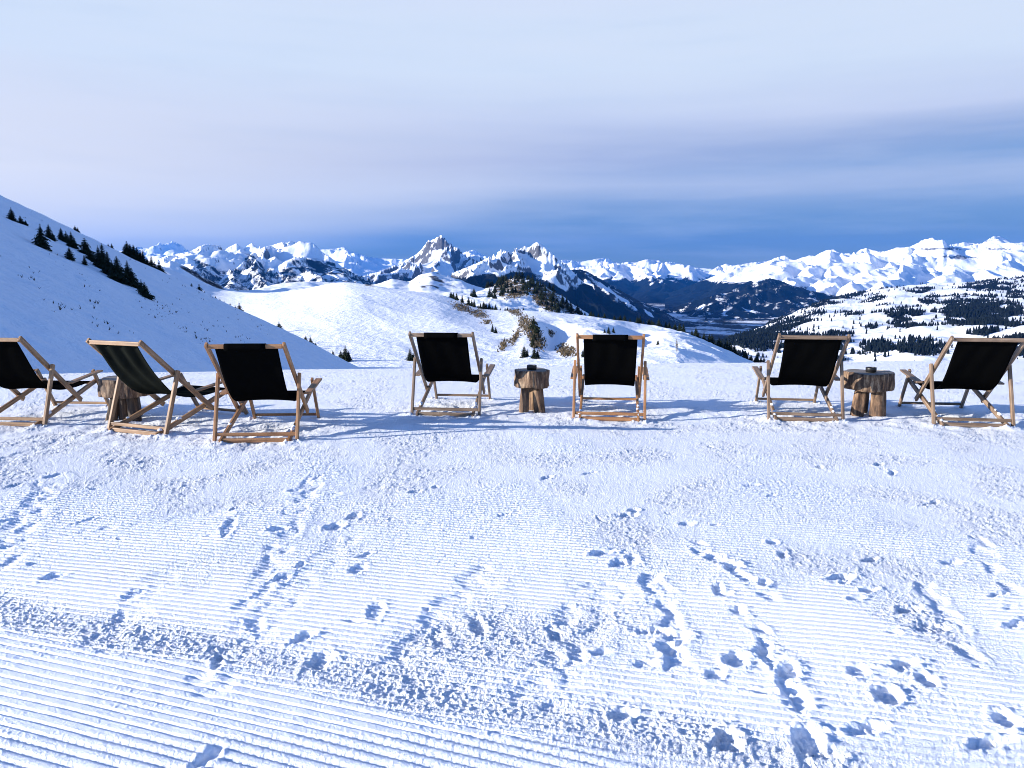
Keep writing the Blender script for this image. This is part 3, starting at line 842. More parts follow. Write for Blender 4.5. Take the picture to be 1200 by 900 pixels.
ridge_layer('wooded_shoulder', 600, 880, 380, 6200, 9600, 170, [withY(s_sh, [(600, 7900), (680, 8000), (760, 8900), (860, 9500)], 40, 3), [(680, 315.5, 8000), (690, 335, 7700), (715, 358, 7300), (740, 376, 6900)], [(700, 325, 8600), (735, 352, 7900), (765, 374, 7300)]], -470, .6, 90, 700, 61, s_sh, 0, 60, .5, M['alp'], forest_fun=sh_fun)
# -- pointed peak in the middle
s_pk = [(500, 334), (520, 325), (533, 319), (545, 314), (560, 308), (568, 304), (575, 301), (581, 297), (586, 294), (590, 293), (595, 294.5), (600, 296), (606, 294), (610, 290), (614, 287.5), (618, 290.5), (622, 288.5), (626, 285.5), (629, 283.5), (633, 286), (637, 288.5), (643, 293.5), (652, 301), (659, 307), (664, 309), (668, 316), (676, 324), (690, 335), (720, 353), (760, 376), (800, 395)]
c_pk = withY(s_pk, [(500, 6900), (560, 6900), (590, 6500), (606, 6700), (629, 6300), (650, 6600), (690, 7000), (800, 7300)], 30, 12)


def pk_fun(px, py, X, Y, Z, n, fo, rock, N):
    low = sstep(316, 330, py + 7 * n - .42 * np.clip(px - 628, 0, 34) + .25 * np.maximum(0, px - 662))
    low = np.maximum(low, ell(px, py, [(560, 328, 30, 7, -12), (610, 324, 24, 7, 0)]))
    fo = np.clip(low * .80 + .22 * n, 0, 1)
    return fo, rock


ridge_layer('pointed_peak', 500, 800, 480, 4300, 7500, 280, [c_pk, [(629, 283.5, 6600), (638, 297, 6350), (634, 311, 6000), (628, 325, 5500), (640, 340, 5000)], [(614, 287.5, 6600), (606, 303, 6200), (596, 316, 5800), (588, 330, 5300)], [(590, 293, 6600), (580, 306, 6200), (565, 320, 5600), (552, 335, 5100)], [(652, 301, 6600), (664, 322, 6100), (672, 342, 5600), (690, 362, 5100)], [(668, 316, 6600), (690, 342, 6000), (715, 365, 5500)]], -400, .95, 150, 520, 71, s_pk, -120, 60, .36, M['alp'], forest_fun=pk_fun)
# -- great range on the right
s_rr = [(780, 345), (820, 330), (850, 319), (865, 314), (880, 312), (895, 308), (905, 304), (913, 301), (920, 299.5), (926, 303), (931, 305), (940, 302), (948, 299.5), (955, 300), (962, 296), (970, 293), (977, 292.5), (984, 296.5), (994, 297), (1003, 296), (1009, 292.5), (1015, 290.5), (1022, 293), (1032, 295), (1042, 293.5), (1050, 290), (1060, 290), (1068, 288.5), (1077, 284), (1084, 280.5), (1090, 278.5), (1096, 279.5), (1103, 283), (1112, 286.5), (1122, 285.5), (1130, 284), (1140, 285), (1148, 286), (1154, 283), (1160, 279), (1167, 276.5), (1173, 277.5), (1179, 281), (1186, 285), (1195, 284.5), (1210, 283), (1250, 289), (1300, 284), (1360, 295)]
c_rr = withY(s_rr, [(780, 13260), (900, 12610), (977, 11830), (985, 12350), (1054, 11570), (1060, 11960), (1090, 11440), (1130, 11960), (1167, 11310), (1250, 11700), (1360, 11180)], 40, 17)
sp_rr = [[(920, 299.5, 11960), (908, 312, 11310), (890, 324, 10660), (866, 340, 9880)], [(977, 292.5, 11960), (960, 310, 11050), (938, 326, 10270), (915, 338, 9620)], [(1015, 290.5, 11960), (1000, 306, 11180), (985, 322, 10270), (960, 340, 9360)], [(1054, 290, 11960), (1044, 306, 11050), (1020, 322, 10010), (1000, 338, 9100)], [(1090, 278.5, 11960), (1078, 298, 11050), (1062, 314, 10010), (1045, 330, 9100)], [(1130, 284, 11960), (1126, 306, 10790), (1115, 322, 9620)], [(1167, 276.5, 11960), (1172, 300, 10790), (1165, 320, 9620)], [(1250, 289, 11960), (1240, 310, 10400)]]


def rr_fun(px, py, X, Y, Z, n, fo, rock, N):
    lowleft = sstep(0, 12, py - np.interp(px, [780, 880, 905, 950, 1000, 1050, 1360], [322, 324, 326, 333, 345, 360, 360]) + 6 * n)
    strata = sstep(.2, .7, np.sin(Z / 20 + 2.5 * n)) * ell(px, py, [(1110, 295, 50, 10, 12), (1168, 288, 25, 9, 5)])
    return np.clip(lowleft * .9 + .1 * n, 0, 1), np.clip(np.maximum(rock * .55, strata * .62), 0, 1)


ridge_layer('great_range', 780, 1360, 820, 8200, 13700, 300, [c_rr] + sp_rr, -470, .62, 130, 680, 83, s_rr, -300, 60, .42, M['alp'], forest_fun=rr_fun, gain=.50)
# -- dark wooded hill at the head of the valley
s_dk = [(740, 372), (765, 366), (790, 360), (815, 352), (840, 345), (860, 339), (880, 333), (895, 328), (905, 326.5), (915, 329), (930, 335), (950, 341), (975, 347), (1010, 356), (1060, 375)]
ridge_layer('dark_wooded_hill', 740, 1060, 420, 8000, 10000, 120, [withY(s_dk, 9300, 80, 3), [(905, 326.5, 9300), (885, 345, 8900), (862, 362, 8400)], [(860, 339, 9300), (838, 355, 8800)], [(950, 341, 9300), (930, 356, 8700)]], -470, .62, 90, 520, 91, s_dk, 0, 50, .6, M['alp'],
            forest_fun=lambda px, py, X, Y, Z, n, fo, rock, N: (np.clip(.72 - .9 * sstep(345, 362, py) * np.maximum(0, fbm(X / 170, Y / 420, 5, 8, .6) - .08) - .45 * n, 0, 1), rock * 0))
# -- valley floor, one sheet out to the horizon
xs = np.concatenate([np.linspace(-36000, -2000, 40), np.linspace(-1950, 7000, 320), np.linspace(7200, 36000, 40)]); ys = np.concatenate([np.linspace(-12000, 2000, 20)[:-1], np.linspace(2000, 20000, 220), np.linspace(20500, 35000, 30)])
VX, VY = np.meshgrid(xs, ys)
VZ = -430 + 12 * fbm(VX / 900, VY / 900, 3, 95)
vf = .50 + .75 * fbm(VX / 420, VY / 700, 5, 96, .6)
tag(link('valley_floor', grid_mesh('valley_floor', VX, VY, VZ, {'rock': np.clip(.5 + .6 * fbm(VX / 500, VY / 300, 3, 97), 0, 1), 'forest': np.clip(vf, 0, 1)}), M['alp']), kind='structure')

# ------------------------------------------------------------------ trees


def spruce_mesh(seed, h=1.0, wid=.30, layers=26, ragged=.4):
    """crown of drooping boughs as many small faces, unit height"""
    r = random.Random(seed); V = []; Fc = []
    for L in range(layers):
        f = (L + r.uniform(-.3, .3)) / layers
        z0 = .06 + .93 * f
        rad = wid * (1 - f) ** .85 * (1 + ragged * r.uniform(-.5, .5)) + .012
        nb = max(4, int(11 * (1 - f) + 4))
        off = r.random() * 6.28
        for b in range(nb):
            a = off + b * 6.283 / nb + r.uniform(-.25, .25)
            R = rad * r.uniform(.55, 1.15)
            dr = R * r.uniform(.25, .55)
            ca_, sa_ = math.cos(a), math.sin(a)
            # a bough: a row of small leaf-sized blades hanging from it
            nseg = 3
            for s in range(nseg):
                q0 = s / nseg; q1 = (s + 1.25) / nseg
                w = R * .34 * (1 - .5 * q0) * r.uniform(.7, 1.2)
                x0, y0, zz0 = R * q0 * ca_, R * q0 * sa_, z0 + .02 - dr * q0 ** 1.5
                x1, y1, zz1 = R * min(q1, 1.05) * ca_, R * min(q1, 1.05) * sa_, z0 - dr * min(q1, 1.05) ** 1.5
                i = len(V)
                V += [(x0, y0, zz0), (x1 - sa_ * w, y1 + ca_ * w, zz1 - w * r.uniform(.2, .9)), (x1 * 1.06, y1 * 1.06, zz1), (x1 + sa_ * w, y1 - ca_ * w, zz1 - w * r.uniform(.2, .9))]
                Fc.append((i, i + 1, i + 2, i + 3))
    me = raw_mesh('crown', [(x * h, y * h, z * h) for x, y, z in V], Fc, False)
    return me


def trunk_mesh(seed, h=1.0):
    bm = bmesh.new()
    bmesh.ops.create_cone(bm, cap_ends=True, segments=7, radius1=.022 * h, radius2=.003 * h, depth=h * .97)
    bmesh.ops.translate(bm, verts=bm.verts, vec=(0, 0, h * .97 / 2 - .02 * h))
    me = bpy.data.meshes.new('trunk'); bm.to_mesh(me); bm.free(); return me


PROTO = []
for s in range(6):
    PROTO.append((trunk_mesh(s), spruce_mesh(100 + s, 1, [.30, .25, .34, .22, .28, .38][s], [26, 28, 24, 28, 22, 20][s], [.4, .6, .5, .5, .7, .6][s])))
for t_, c_ in PROTO:
    t_.materials.append(M['bark']); c_.materials.append(M['needle'])
TREES_PLACED = 0


def spruce(loc, h, label, group, simple=False, kind=None, wscale=1.0):
    k = random.randrange(6) if kind is None else kind
    o = empty('spruce_tree', loc, random.uniform(0, 6.28))
    o.scale = (h * wscale * random.uniform(.9, 1.12), h * wscale * random.uniform(.9, 1.12), h)
    tag(o, label, 'tree', group)
    link('trunk', PROTO[k][0], None, o); link('crown', PROTO[k][1], None, o)
    return o


def hill_hit(px, py):
    t, e = map(float, ray(px, py))
    for Y in np.arange(24, 135, .25):
        zz = hill_plane(np.array([t * Y]), np.array([Y]))[0]
        if zz >= EYE + e * Y: return t * Y, Y, float(zz)
    Y = 122.0
    return t * Y, Y, float(hill_plane(np.array([t * Y]), np.array([Y]))[0])


SL = [(13.7, 256, 14), (24, 260, 9), (30, 262, 6), (48.6, 287, 25), (57.7, 280, 18), (62, 280, 9), (72, 281, 15), (78, 284, 14), (84, 289, 18), (88, 291, 12), (81.6, 301, 14), (100, 297, 19), (105, 304, 15), (110, 307, 11), (99, 308, 11), (116, 313, 25), (121, 316, 30), (127, 321, 27), (132, 324, 19), (138, 328, 28), (150, 328, 23), (155, 335, 22), (166, 344, 18), (170, 349, 20)]
SLAB = {0: 'small spruce at the upper left edge of the shaded slope, highest one standing on it', 3: 'large bushy spruce on the left of the upper group on the shaded slope', 10: 'lone small spruce standing below the upper group on the shaded slope', 16: 'tallest broad spruce in the middle of the dense clump on the shaded slope', 19: 'tall slender spruce just right of the dense clump on the shaded slope', 23: 'lowest spruce at the right end of the tree line across the shaded slope'}
for i, (px, py, hp) in enumerate(SL):
    x, y, z = hill_hit(px, py)
    spruce((x, y, z - .25), hp / F * y * 1.12, SLAB.get(i, 'dark spruce in the slanting tree line across the shaded left slope'), 'spruces across the shaded slope', wscale=1.2)
# behind the crest of the left slope
BC = [(88, 271, 6), (91, 272, 5), (127, 291, 5), (131, 292, 6), (149, 299, 15), (153, 300, 13), (157, 303, 15), (161, 306, 15), (165, 309, 15), (168, 312, 17), (173, 314, 11), (178, 318, 17), (182, 320, 12), (187, 324, 16), (191, 327, 13), (208, 336, 9), (225, 346, 13), (229, 347, 9), (234, 349, 15), (240, 351, 9), (247, 354, 8), (253, 357, 9), (258, 359, 8), (263, 362, 9), (270, 365, 9), (281, 371, 15), (276, 368, 9)]
for px, py, hp in BC:
    Y = 134.0
    t, e = map(float, ray(px, py - 1))
    spruce((t * Y, Y, EYE + e * Y - .4), (hp + 2) / F * Y * 1.08, 'dark spruce showing its top above the crest of the shaded left slope', 'spruces behind the crest of the left slope', wscale=1.3)
# foot of the ski slope
FS = [(327, 391, 15), (332, 392, 8), (338, 394, 5), (358, 403, 11), (364, 407, 14), (369, 409, 9), (390, 418, 9), (399, 421, 12), (405, 424, 21), (408, 424, 14), (480, 423, 16), (484, 423, 11)]
for px, py, hp in FS:
    x, y, z = surf_at(MID, px, py)
    spruce((x, y, z - .3), hp / F * y, 'small spruce at the foot of the sunlit ski slope', 'spruces at the foot of the ski slope', wscale=1.35)
KS = [(625, 388, 19), (628, 394, 14), (626, 400, 12), (624, 407, 16), (626, 420, 17), (629, 420, 12), (614, 419, 17), (617, 418, 11), (577, 389, 11), (580, 391, 9), (713, 391, 10), (718, 390, 8), (708, 391, 6), (683, 419, 12), (771, 404, 8)]
for px, py, hp in KS:
    x, y, z = surf_at(MID, px, py)
    spruce((x, y, z - .3), hp / F * y, 'spruce beside the brown grassy bluff on the sunlit slope', 'spruces by the grassy bluff')
# row on the crest in the middle
rnd = random.Random(5)
for px in [528, 531, 535, 549, 552, 555, 560, 563, 566, 569, 573, 577, 580, 586, 591, 594, 601, 607, 613, 541]:
    x, y, z = surf_at(MID, px, np.interp(px, [p[0] for p in crest_mid], [p[1] for p in crest_mid]) + .6)
    spruce((x, y, z - .5), rnd.uniform(5, 10) / F * y * (1.1 if px < 582 else .7), 'small spruce in the row along the middle crest above the bluff', 'spruces along the middle crest')
for px, py, hp in [(555, 348, 11), (573, 349, 12), (579, 350, 9), (576, 349, 7), (552, 347, 7)]:
    x, y, z = surf_at(KN, px, py)
    spruce((x, y, z - .5), hp / F * y, 'lone spruce on the meadow below the wooded knoll', 'spruces on the meadow below the knoll')
# strip along the right-hand crest
n = 0
while n < 95:
    px = rnd.uniform(690, 893) if n < 80 else rnd.uniform(840, 905)
    pc = float(np.interp(px, [p[0] for p in crest_mid], [p[1] for p in crest_mid]))
    Yc = float(np.interp(px, [p[0] for p in crest_mid], [p[2] for p in crest_mid])) + rnd.uniform(4, 40)
    t, e = map(float, ray(px, pc + rnd.uniform(.5, 2.5)))
    hp = rnd.uniform(5, 13) * (.75 + .5 * (px - 690) / 200)
    spruce((t * Yc, Yc, EYE + e * Yc - .5), hp / F * Yc, 'dark spruce in the strip of wood along the right shoulder of the sunlit slope', 'spruces along the right shoulder')
    n += 1
# knoll
n = 0
while n < 110:
    px = rnd.uniform(566, 700); py = rnd.uniform(322, 372)
    m = float(ell(np.array([px]), np.array([py]), [(603, 336, 34, 13, 5), (640, 349, 34, 13, 35), (672, 366, 20, 8, 35)])[0])
    if rnd.random() > m: continue
    x, y, z = surf_at(KN, px, py)
    spruce((x, y, z - .6), rnd.uniform(6, 11) / F * y, 'dark spruce among brown grass on the wooded knoll', 'spruces on the wooded knoll')
    n += 1

# far woods: too many to count, one object per hill


def woods(name, pts, label, sides=5):
    r = random.Random(len(pts)); V = []; Fc = []
    for (x, y, z, h) in pts:
        i = len(V); w = h * r.uniform(.16, .24); a0 = r.random() * 6
        ring = []
        for (zz, ww) in ((0, .55), (.12, 1), (.45, .62), (.5, .75)):
            for s in range(sides):
                a = a0 + s * 6.283 / sides
                q = ww * w * r.uniform(.7, 1.3)
                V.append((x + q * math.cos(a), y + q * math.sin(a), z + zz * h))
        V.append((x, y, z + h)); top = len(V) - 1
        for k_ in range(3):
            for s in range(sides):
                a = i + k_ * sides + s; b = i + k_ * sides + (s + 1) % sides
                Fc.append((a, b, b + sides, a + sides))
        for s in range(sides):
            Fc.append((i + 3 * sides + s, i + 3 * sides + (s + 1) % sides, top, top))
    Fc = np.array(Fc)
    me = bpy.data.meshes.new(name)
    me.from_pydata(V, [], [tuple(f) if f[2] != f[3] else tuple(f[:3]) for f in Fc.tolist()])
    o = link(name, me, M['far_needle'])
    tag(o, label, 'wood', kind='stuff')


pts = []
mk = foot_mask(FT['X'], FT['Y'], FT['px'], FT['py'])
ny_, nx_ = FT['X'].shape
tries = 0
rs = np.random.RandomState(4)
cdf_i = rs.randint(0, ny_ - 1, 150000); cdf_j = rs.randint(0, nx_ - 1, 150000)
area_w = (FT['Y'] / 5500.0)
for i, j in zip(cdf_i, cdf_j):
    m = mk[i, j]
    p = float(sstep(.40, .70, m)) if m > .40 else (.012 if m > .0 else .004)
    if rs.rand() < p * .6:
        pts.append((float(FT['X'][i, j]) + rs.uniform(-6, 6), float(FT['Y'][i, j]) + rs.uniform(-8, 8), float(FT['Z'][i, j]) - 1.5, rs.uniform(9, 20)))
    if len(pts) > 22000: break
woods('foothill_wood', pts, 'dark conifer woods in patches over the snowy foothills on the right')
print('foothill trees', len(pts))

# dark tufts and stones poking through the left slope
V = []; Fc = []
rnd = random.Random(12)


def tuft(V, Fc, x, y, z, s, n=5):
    for k_ in range(n):
        a = rnd.random() * 6.28; w = s * .22; l = s * rnd.uniform(.5, 1.2); lean = rnd.uniform(.3, 1.4) * s
        i = len(V); ca_, sa_ = math.cos(a), math.sin(a)
        V += [(x - sa_ * w, y + ca_ * w, z - .05), (x + sa_ * w, y - ca_ * w, z - .05), (x + ca_ * lean, y + sa_ * lean, z + l)]
        Fc.append((i, i + 1, i + 2))


LINES = [(60, 300, 130, 350, 14), (40, 345, 130, 372, 14), (165, 350, 230, 395, 40), (180, 358, 300, 400, 50), (55, 355, 75, 370, 8), (100, 375, 165, 395, 12), (215, 390, 290, 415, 25), (0, 310, 60, 330, 8), (200, 335, 215, 350, 8), (150, 325, 200, 365, 18), (235, 398, 245, 400, 10)]
LINES += [(150, 300, 330, 395, 40), (20, 250, 60, 275, 6)]
for (ax, ay, bx, by, n) in LINES:
    for k_ in range(n):
        u = rnd.random()
        px = ax + (bx - ax) * u + rnd.gauss(0, 6); py = ay + (by - ay) * u + rnd.gauss(0, 4)
        x, y, z = hill_hit(px, py)
        for q in range(rnd.randint(0, 2)):
            xx_, yy_ = x + rnd.gauss(0, .25), y + rnd.gauss(0, .25)
            tuft(V, Fc, xx_, yy_, float(hill_plane(np.array([xx_]), np.array([yy_]))[0]) + .1, rnd.uniform(.05, .20), 3)
o = link('grass_tufts', raw_mesh('grass_tufts', V, Fc, False), M['tuft'])
tag(o, 'scattered dark grass tufts and stones poking through the shaded slope', 'grass', kind='stuff')
x, y, z = hill_hit(167, 396)
# dry grass on the bluff and the knoll
V = []; Fc = []
for S, L, n, sz in ((MID, BLUFF, 1500, 1.0), (KN, KNOB, 1100, 2.2)):
    k_ = 0; tr = 0
    while k_ < n and tr < 60000:
        tr += 1
        px = rnd.uniform(520, 700); py = rnd.uniform(325, 420)
        if rnd.random() > float(ell(np.array([px]), np.array([py]), L)[0]): continue
        x, y, z = surf_at(S, px, py)
        tuft(V, Fc, x + rnd.gauss(0, .5), y + rnd.gauss(0, 1.0), z, rnd.uniform(.5, 1.2) * sz, 4); k_ += 1
o = link('dry_grass', raw_mesh('dry_grass', V, Fc, False), M['drygrass'])
tag(o, 'brown dry grass on the bluff and knoll beyond the terrace', 'grass', kind='stuff')

# ------------------------------------------------------------------ chairs


def beam_bm(p0, p1, w, th, side=Vector((1, 0, 0)), bev=.006, seed=0):
    """square timber from p0 to p1; th along `side`, w across it"""
    p0 = Vector(p0); p1 = Vector(p1); ax = (p1 - p0); L = ax.length; ax.normalize()
    s = (side - ax * side.dot(ax)).normalized(); u = s.cross(ax).normalized()
    bm = bmesh.new()
    bmesh.ops.create_cube(bm, size=1)
    for v in bm.verts: v.co = Vector((v.co.x * L, v.co.y * th, v.co.z * w))
    if bev: bmesh.ops.bevel(bm, geom=bm.edges[:] , offset=bev, segments=2, affect='EDGES', profile=.6)
    gc = [tuple(v.co) for v in bm.verts]
    Mx = Matrix((ax, s, u)).transposed()
    mid = (p0 + p1) / 2
    for v in bm.verts: v.co = Mx @ v.co + mid
    return bm, gc


def beam(name, p0, p1, w, th, mat, parent, **kw):
    bm, gc = beam_bm(p0, p1, w, th, **kw)
    bmesh.ops.recalc_face_normals(bm, faces=bm.faces)
    me = bpy.data.meshes.new(name); bm.to_mesh(me); bm.free()
    a = me.attributes.new('gc', 'FLOAT_VECTOR', 'POINT')
    a.data.foreach_set('vector', np.array(gc, np.float32).ravel() + .0)
    for p in me.polygons: p.use_smooth = False
    return link(name, me, mat, parent)


def lump(name, mat, parent, pts):
    """a few melted lumps of snow as one mesh"""
    bm = bmesh.new()
    for (x, y, z, r) in pts:
        n0 = len(bm.verts)
        bmesh.ops.create_icosphere(bm, subdivisions=2, radius=1)
        bm.verts.ensure_lookup_table()
        for v in bm.verts[n0:]:
            q = 1 + .35 * math.sin(v.co.x * 5 + x * 90) * math.sin(v.co.y * 6 + y * 70)
            v.co = Vector((x + v.co.x * r * 1.0 * q, y + v.co.y * r * 1.5 * q, z + v.co.z * r * .8 * q))
    me = bpy.data.meshes.new(name); bm.to_mesh(me); bm.free()
    for p in me.polygons: p.use_smooth = True
    return link(name, me, mat, parent)


PROF = np.array([(-.172, .948), (-.150, .915), (-.10, .835), (-.03, .725), (.05, .605), (.13, .50), (.22, .415), (.32, .362), (.44, .335), (.58, .325), (.74, .330), (.88, .345), (1.0, .365)])


def sling_mesh(seed, wrap, hw=.292, sag=0.0, wrinkle=.006):
    s = np.concatenate([[0], np.cumsum(np.hypot(*np.diff(PROF, axis=0).T))]); s /= s[-1]
    ns, nw = 60, 28
    ss = np.linspace(0, 1, ns)
    py = np.interp(ss, s, PROF[:, 0]); pz = np.interp(ss, s, PROF[:, 1])
    py = smooth1(py, 7); pz = smooth1(pz, 7)
    uu = np.linspace(-1, 1, nw)
    V = []
    dy = np.gradient(py); dz = np.gradient(pz); L = np.hypot(dy, dz); nyv, nzv = -dz / L, dy / L
    for side in (0, 1):
        off = .0022 * (1 if side else -1)
        for i in range(ns):
            for j in range(nw):
                u = uu[j]
                wv = wrinkle * math.sin(u * 9 + seed * 2 + 3 * math.sin(ss[i] * 5 + seed)) * math.exp(-((ss[i] - .12) / .25) ** 2)
                sg = -sag * (1 - u * u) * math.sin(math.pi * min(1, ss[i] * 1.0))
                d = off + wv + sg - .016 * (1 - u * u) * math.sin(math.pi * ss[i])
                edge = 1 - .02 * math.sin(math.pi * ss[i]) ** 2
                V.append((u * hw * edge, py[i] + nyv[i] * -d, pz[i] + nzv[i] * -d * -1 if False else pz[i] - nzv[i] * d))
    Fc = []
    N = ns * nw
    for i in range(ns - 1):
        for j in range(nw - 1):
            a = i * nw + j
            Fc.append((a, a + 1, a + nw + 1, a + nw)); Fc.append((N + a, N + a + nw, N + a + nw + 1, N + a + 1))
    for i in range(ns - 1):
        for j in (0, nw - 1):
            a = i * nw + j; Fc.append((a, a + nw, N + a + nw, N + a))
    for i in (0, ns - 1):
        for j in range(nw - 1):
            a = i * nw + j; Fc.append((a, N + a, N + a + 1, a + 1))
    me = raw_mesh('sling', V, Fc, True)
    bm = bmesh.new(); bm.from_mesh(me); bmesh.ops.recalc_face_normals(bm, faces=bm.faces); bm.to_mesh(me); bm.free()
    return me


def pocket_mesh(hw):
    """the tab of canvas sewn over the top rail"""
    V = []; Fc = []
    prof = [(-.215, .915), (-.228, .945), (-.224, .972), (-.205, .984), (-.178, .983), (-.158, .970), (-.150, .940), (-.142, .905)]
    inner = [(-.208, .918), (-.2195, .945), (-.2165, .966), (-.203, .9775), (-.181, .9765), (-.166, .964), (-.158, .940), (-.150, .910)]
    n = len(prof)
    xs_ = np.linspace(-hw, hw, 9)
    for P in (prof, inner):
        for x in xs_:
            for (y, z) in P: V.append((x, y + .002 * math.sin(x * 40), z))
    N = n * len(xs_)
    for i in range(len(xs_) - 1):
        for j in range(n - 1):
            a = i * n + j
            Fc.append((a, a + 1, a + n + 1, a + n)); Fc.append((N + a, N + a + n, N + a + n + 1, N + a + 1))
    for i in (0, len(xs_) - 1):
        for j in range(n - 1):
            a = i * n + j; Fc.append((a, N + a, N + a + 1, a + 1))
    for j in (0, n - 1):
        for i in range(len(xs_) - 1):
            a = i * n + j; Fc.append((a, a + n, N + a + n, N + a))
    me = raw_mesh('top_hem', V, Fc, True)
    bm = bmesh.new(); bm.from_mesh(me); bmesh.ops.recalc_face_normals(bm, faces=bm.faces); bm.to_mesh(me); bm.free()
    return me


def make_chair(loc, rz, label, wood, wrap, seed):
    t = empty('deck_chair', loc, rz)
    tag(t, label, 'deck chair', 'wooden deck chairs in a row on the snow')
    W = M[wood]; rn = random.Random(seed)
    g = bpy.data.objects
    for s in (-1, 1):
        # back rail: top to seat rail, straight
        r = beam('back_rail', (s * .358, -.205, .978), (s * .358, .70, .178), .052, .028, W, t)
        bolt(r, s * (.358 + .0155), .195, .622)
        beam('prop_leg', (s * .398, -.006, -.02), (s * .398, .212, .655), .045, .03, W, t)
        sr = beam('seat_rail', (s * .326, -.055, .012), (s * .326, 1.06, .368), .050, .028, W, t)
        bolt(sr, s * (.326 + .0155), .97, .34)
        beam('front_leg', (s * .357, 1.262, -.03), (s * .357, .955, .50), .045, .028, W, t)
        beam('armrest', (s * .425, .42, .418), (s * .425, 1.00, .490), .020, .072, W, t)
    beam('top_rail', (-.343, -.190, .955), (.343, -.190, .955), .042, .032, W, t, side=Vector((0, 1, 0)))
    beam('rear_crossbar', (-.383, .024, .075), (.383, .024, .075), .034, .026, W, t, side=Vector((0, 1, 0)))
    beam('rear_crossbar', (-.3115, -.02, .024), (.3115, -.02, .024), .040, .030, W, t, side=Vector((0, 1, 0)))
    beam('front_stretcher', (-.3425, 1.232, .055), (.3425, 1.232, .055), .030, .024, W, t, side=Vector((0, 1, 0)))
    beam('seat_bar', (-.3115, 1.0, .345), (.3115, 1.0, .345), .036, .026, W, t, side=Vector((0, 1, 0)))
    sl = link('sling', sling_mesh(seed, wrap, wrinkle=.017 if seed == 1 else .003), M['fabric_sunlit' if seed == 1 else 'fabric'], t)
    if seed == 1: sl['label'] = 'wrinkled black canvas with sun sheen in its colour'
    if wrap: link('top_hem', pocket_mesh(.19), M['fabric'], sl)
    for s in (-1, 1):
        for k_ in range(rn.randint(2, 4)):
            f = rn.uniform(.06, .32)
            lump('snow_crust', M['snowlump'], t, [(s * .326 + rn.uniform(-.008, .008), -.055 + 1.115 * f, .012 + .356 * f + .030, rn.uniform(.012, .024))])
    return t


def bolt(parent, x, y, z):
    bm = bmesh.new()
    bmesh.ops.create_cone(bm, cap_ends=True, segments=10, radius1=.009, radius2=.007, depth=.008)
    bmesh.ops.rotate(bm, verts=bm.verts, cent=(0, 0, 0), matrix=Matrix.Rotation(math.pi / 2, 3, 'Y'))
    bmesh.ops.translate(bm, verts=bm.verts, vec=(x, y, z))
    me = bpy.data.meshes.new('bolt'); bm.to_mesh(me); bm.free()
    link('bolt', me, M['metal'], parent)


CH = [((-5.464, 8.218), -.089, 'leftmost deck chair, partly cut off by the picture edge', 'tan', False),
      ((-3.891, 7.817), -.397, 'deck chair turned to the right, wrinkled canvas partly hiding a log table', 'tan', False),
      ((-2.502, 7.352), .044, 'warm orange wood deck chair nearest the camera, third from the left', 'warm', True),
      ((-.776, 8.809), -.106, 'dark weathered deck chair left of the small narrow log table', 'grey', True),
      ((1.093, 8.518), -.127, 'reddish wood deck chair right of the small narrow log table', 'warm', True),
      ((3.292, 8.473), -.159, 'grey brown deck chair left of the wide log table on the right', 'grey', False),
      ((4.981, 8.148), -.153, 'deck chair at the far right, right of the wide log table', 'grey', False)]
for i, ((x, y), rz, lab, wd, wr) in enumerate(CH):
    make_chair((x, y, ground_z(x, y) + .0), rz, lab, wd, wr, i)

# ------------------------------------------------------------------ log tables


def log_mesh(name, rad, z0, z1, seed, seg=40, rings=8, taper=0, squash=1.0, facets=.05, bark=.012, rot=0, cx=0, cy=0, lean=(0, 0), legmat='logleg'):
    rn = random.Random(seed)
    ph = [rn.uniform(0, 6.28) for _ in range(6)]
    V = []; Fc = []
    def R(a, f):
        q = 1 + facets * math.cos(3 * a + ph[0]) + facets * .7 * math.cos(5 * a + ph[1]) + facets * .4 * math.cos(8 * a + ph[2])
        q += bark / rad * math.sin(17 * a + ph[3] + 1.2 * f) + bark / rad * .7 * math.sin(29 * a + ph[4] - f)
        return rad * q * (1 + taper * f)
    fs = [0, .03] + [(.03 + .94 * i / (rings - 1)) for i in range(1, rings - 1)] + [.97, 1.0]
    for n_, f in enumerate(fs):
        sh = .965 if n_ in (0, len(fs) - 1) else 1
        for s in range(seg):
            a = 6.28318 * s / seg
            r = R(a, f) * sh * (1 + .015 * math.sin(7 * f + 3 * a + ph[5]))
            V.append((cx + lean[0] * f + r * math.cos(a + rot), cy + lean[1] * f + r * math.sin(a + rot) * squash, z0 + (z1 - z0) * f + .006 * math.sin(4 * a + ph[1])))
    nr = len(fs)
    faces = []
    for n_ in range(nr - 1):
        for s in range(seg):
            a = n_ * seg + s; b = n_ * seg + (s + 1) % seg
            faces.append((a, b, b + seg, a + seg))
    faces.append(tuple(range(seg))[::-1]); faces.append(tuple((nr - 1) * seg + s for s in range(seg)))
    me = bpy.data.meshes.new(name); me.from_pydata(V, [], faces)
    me.materials.append(M['log' if name == 'tabletop' else legmat]); me.materials.append(M['logtop'])
    for p in me.polygons: p.use_smooth = len(p.vertices) == 4
    me.polygons[len(faces) - 1].material_index = 1
    return me


def ashtray_mesh():
    prof = [(0, 0), (.052, 0), (.058, .004), (.060, .05), (.057, .056), (.050, .056), (.047, .05), (.045, .02), (.0, .016)]
    seg = 32; V = []; Fc = []
    for (r, z) in prof:
        for s in range(seg):
            a = 6.28318 * s / seg; V.append((max(r, .0005) * math.cos(a), max(r, .0005) * math.sin(a), z))
    for k_ in range(len(prof) - 1):
        for s in range(seg):
            a = k_ * seg + s; b = k_ * seg + (s + 1) % seg; Fc.append((a, b, b + seg, a + seg))
    return raw_mesh('ashtray', V, Fc, True)


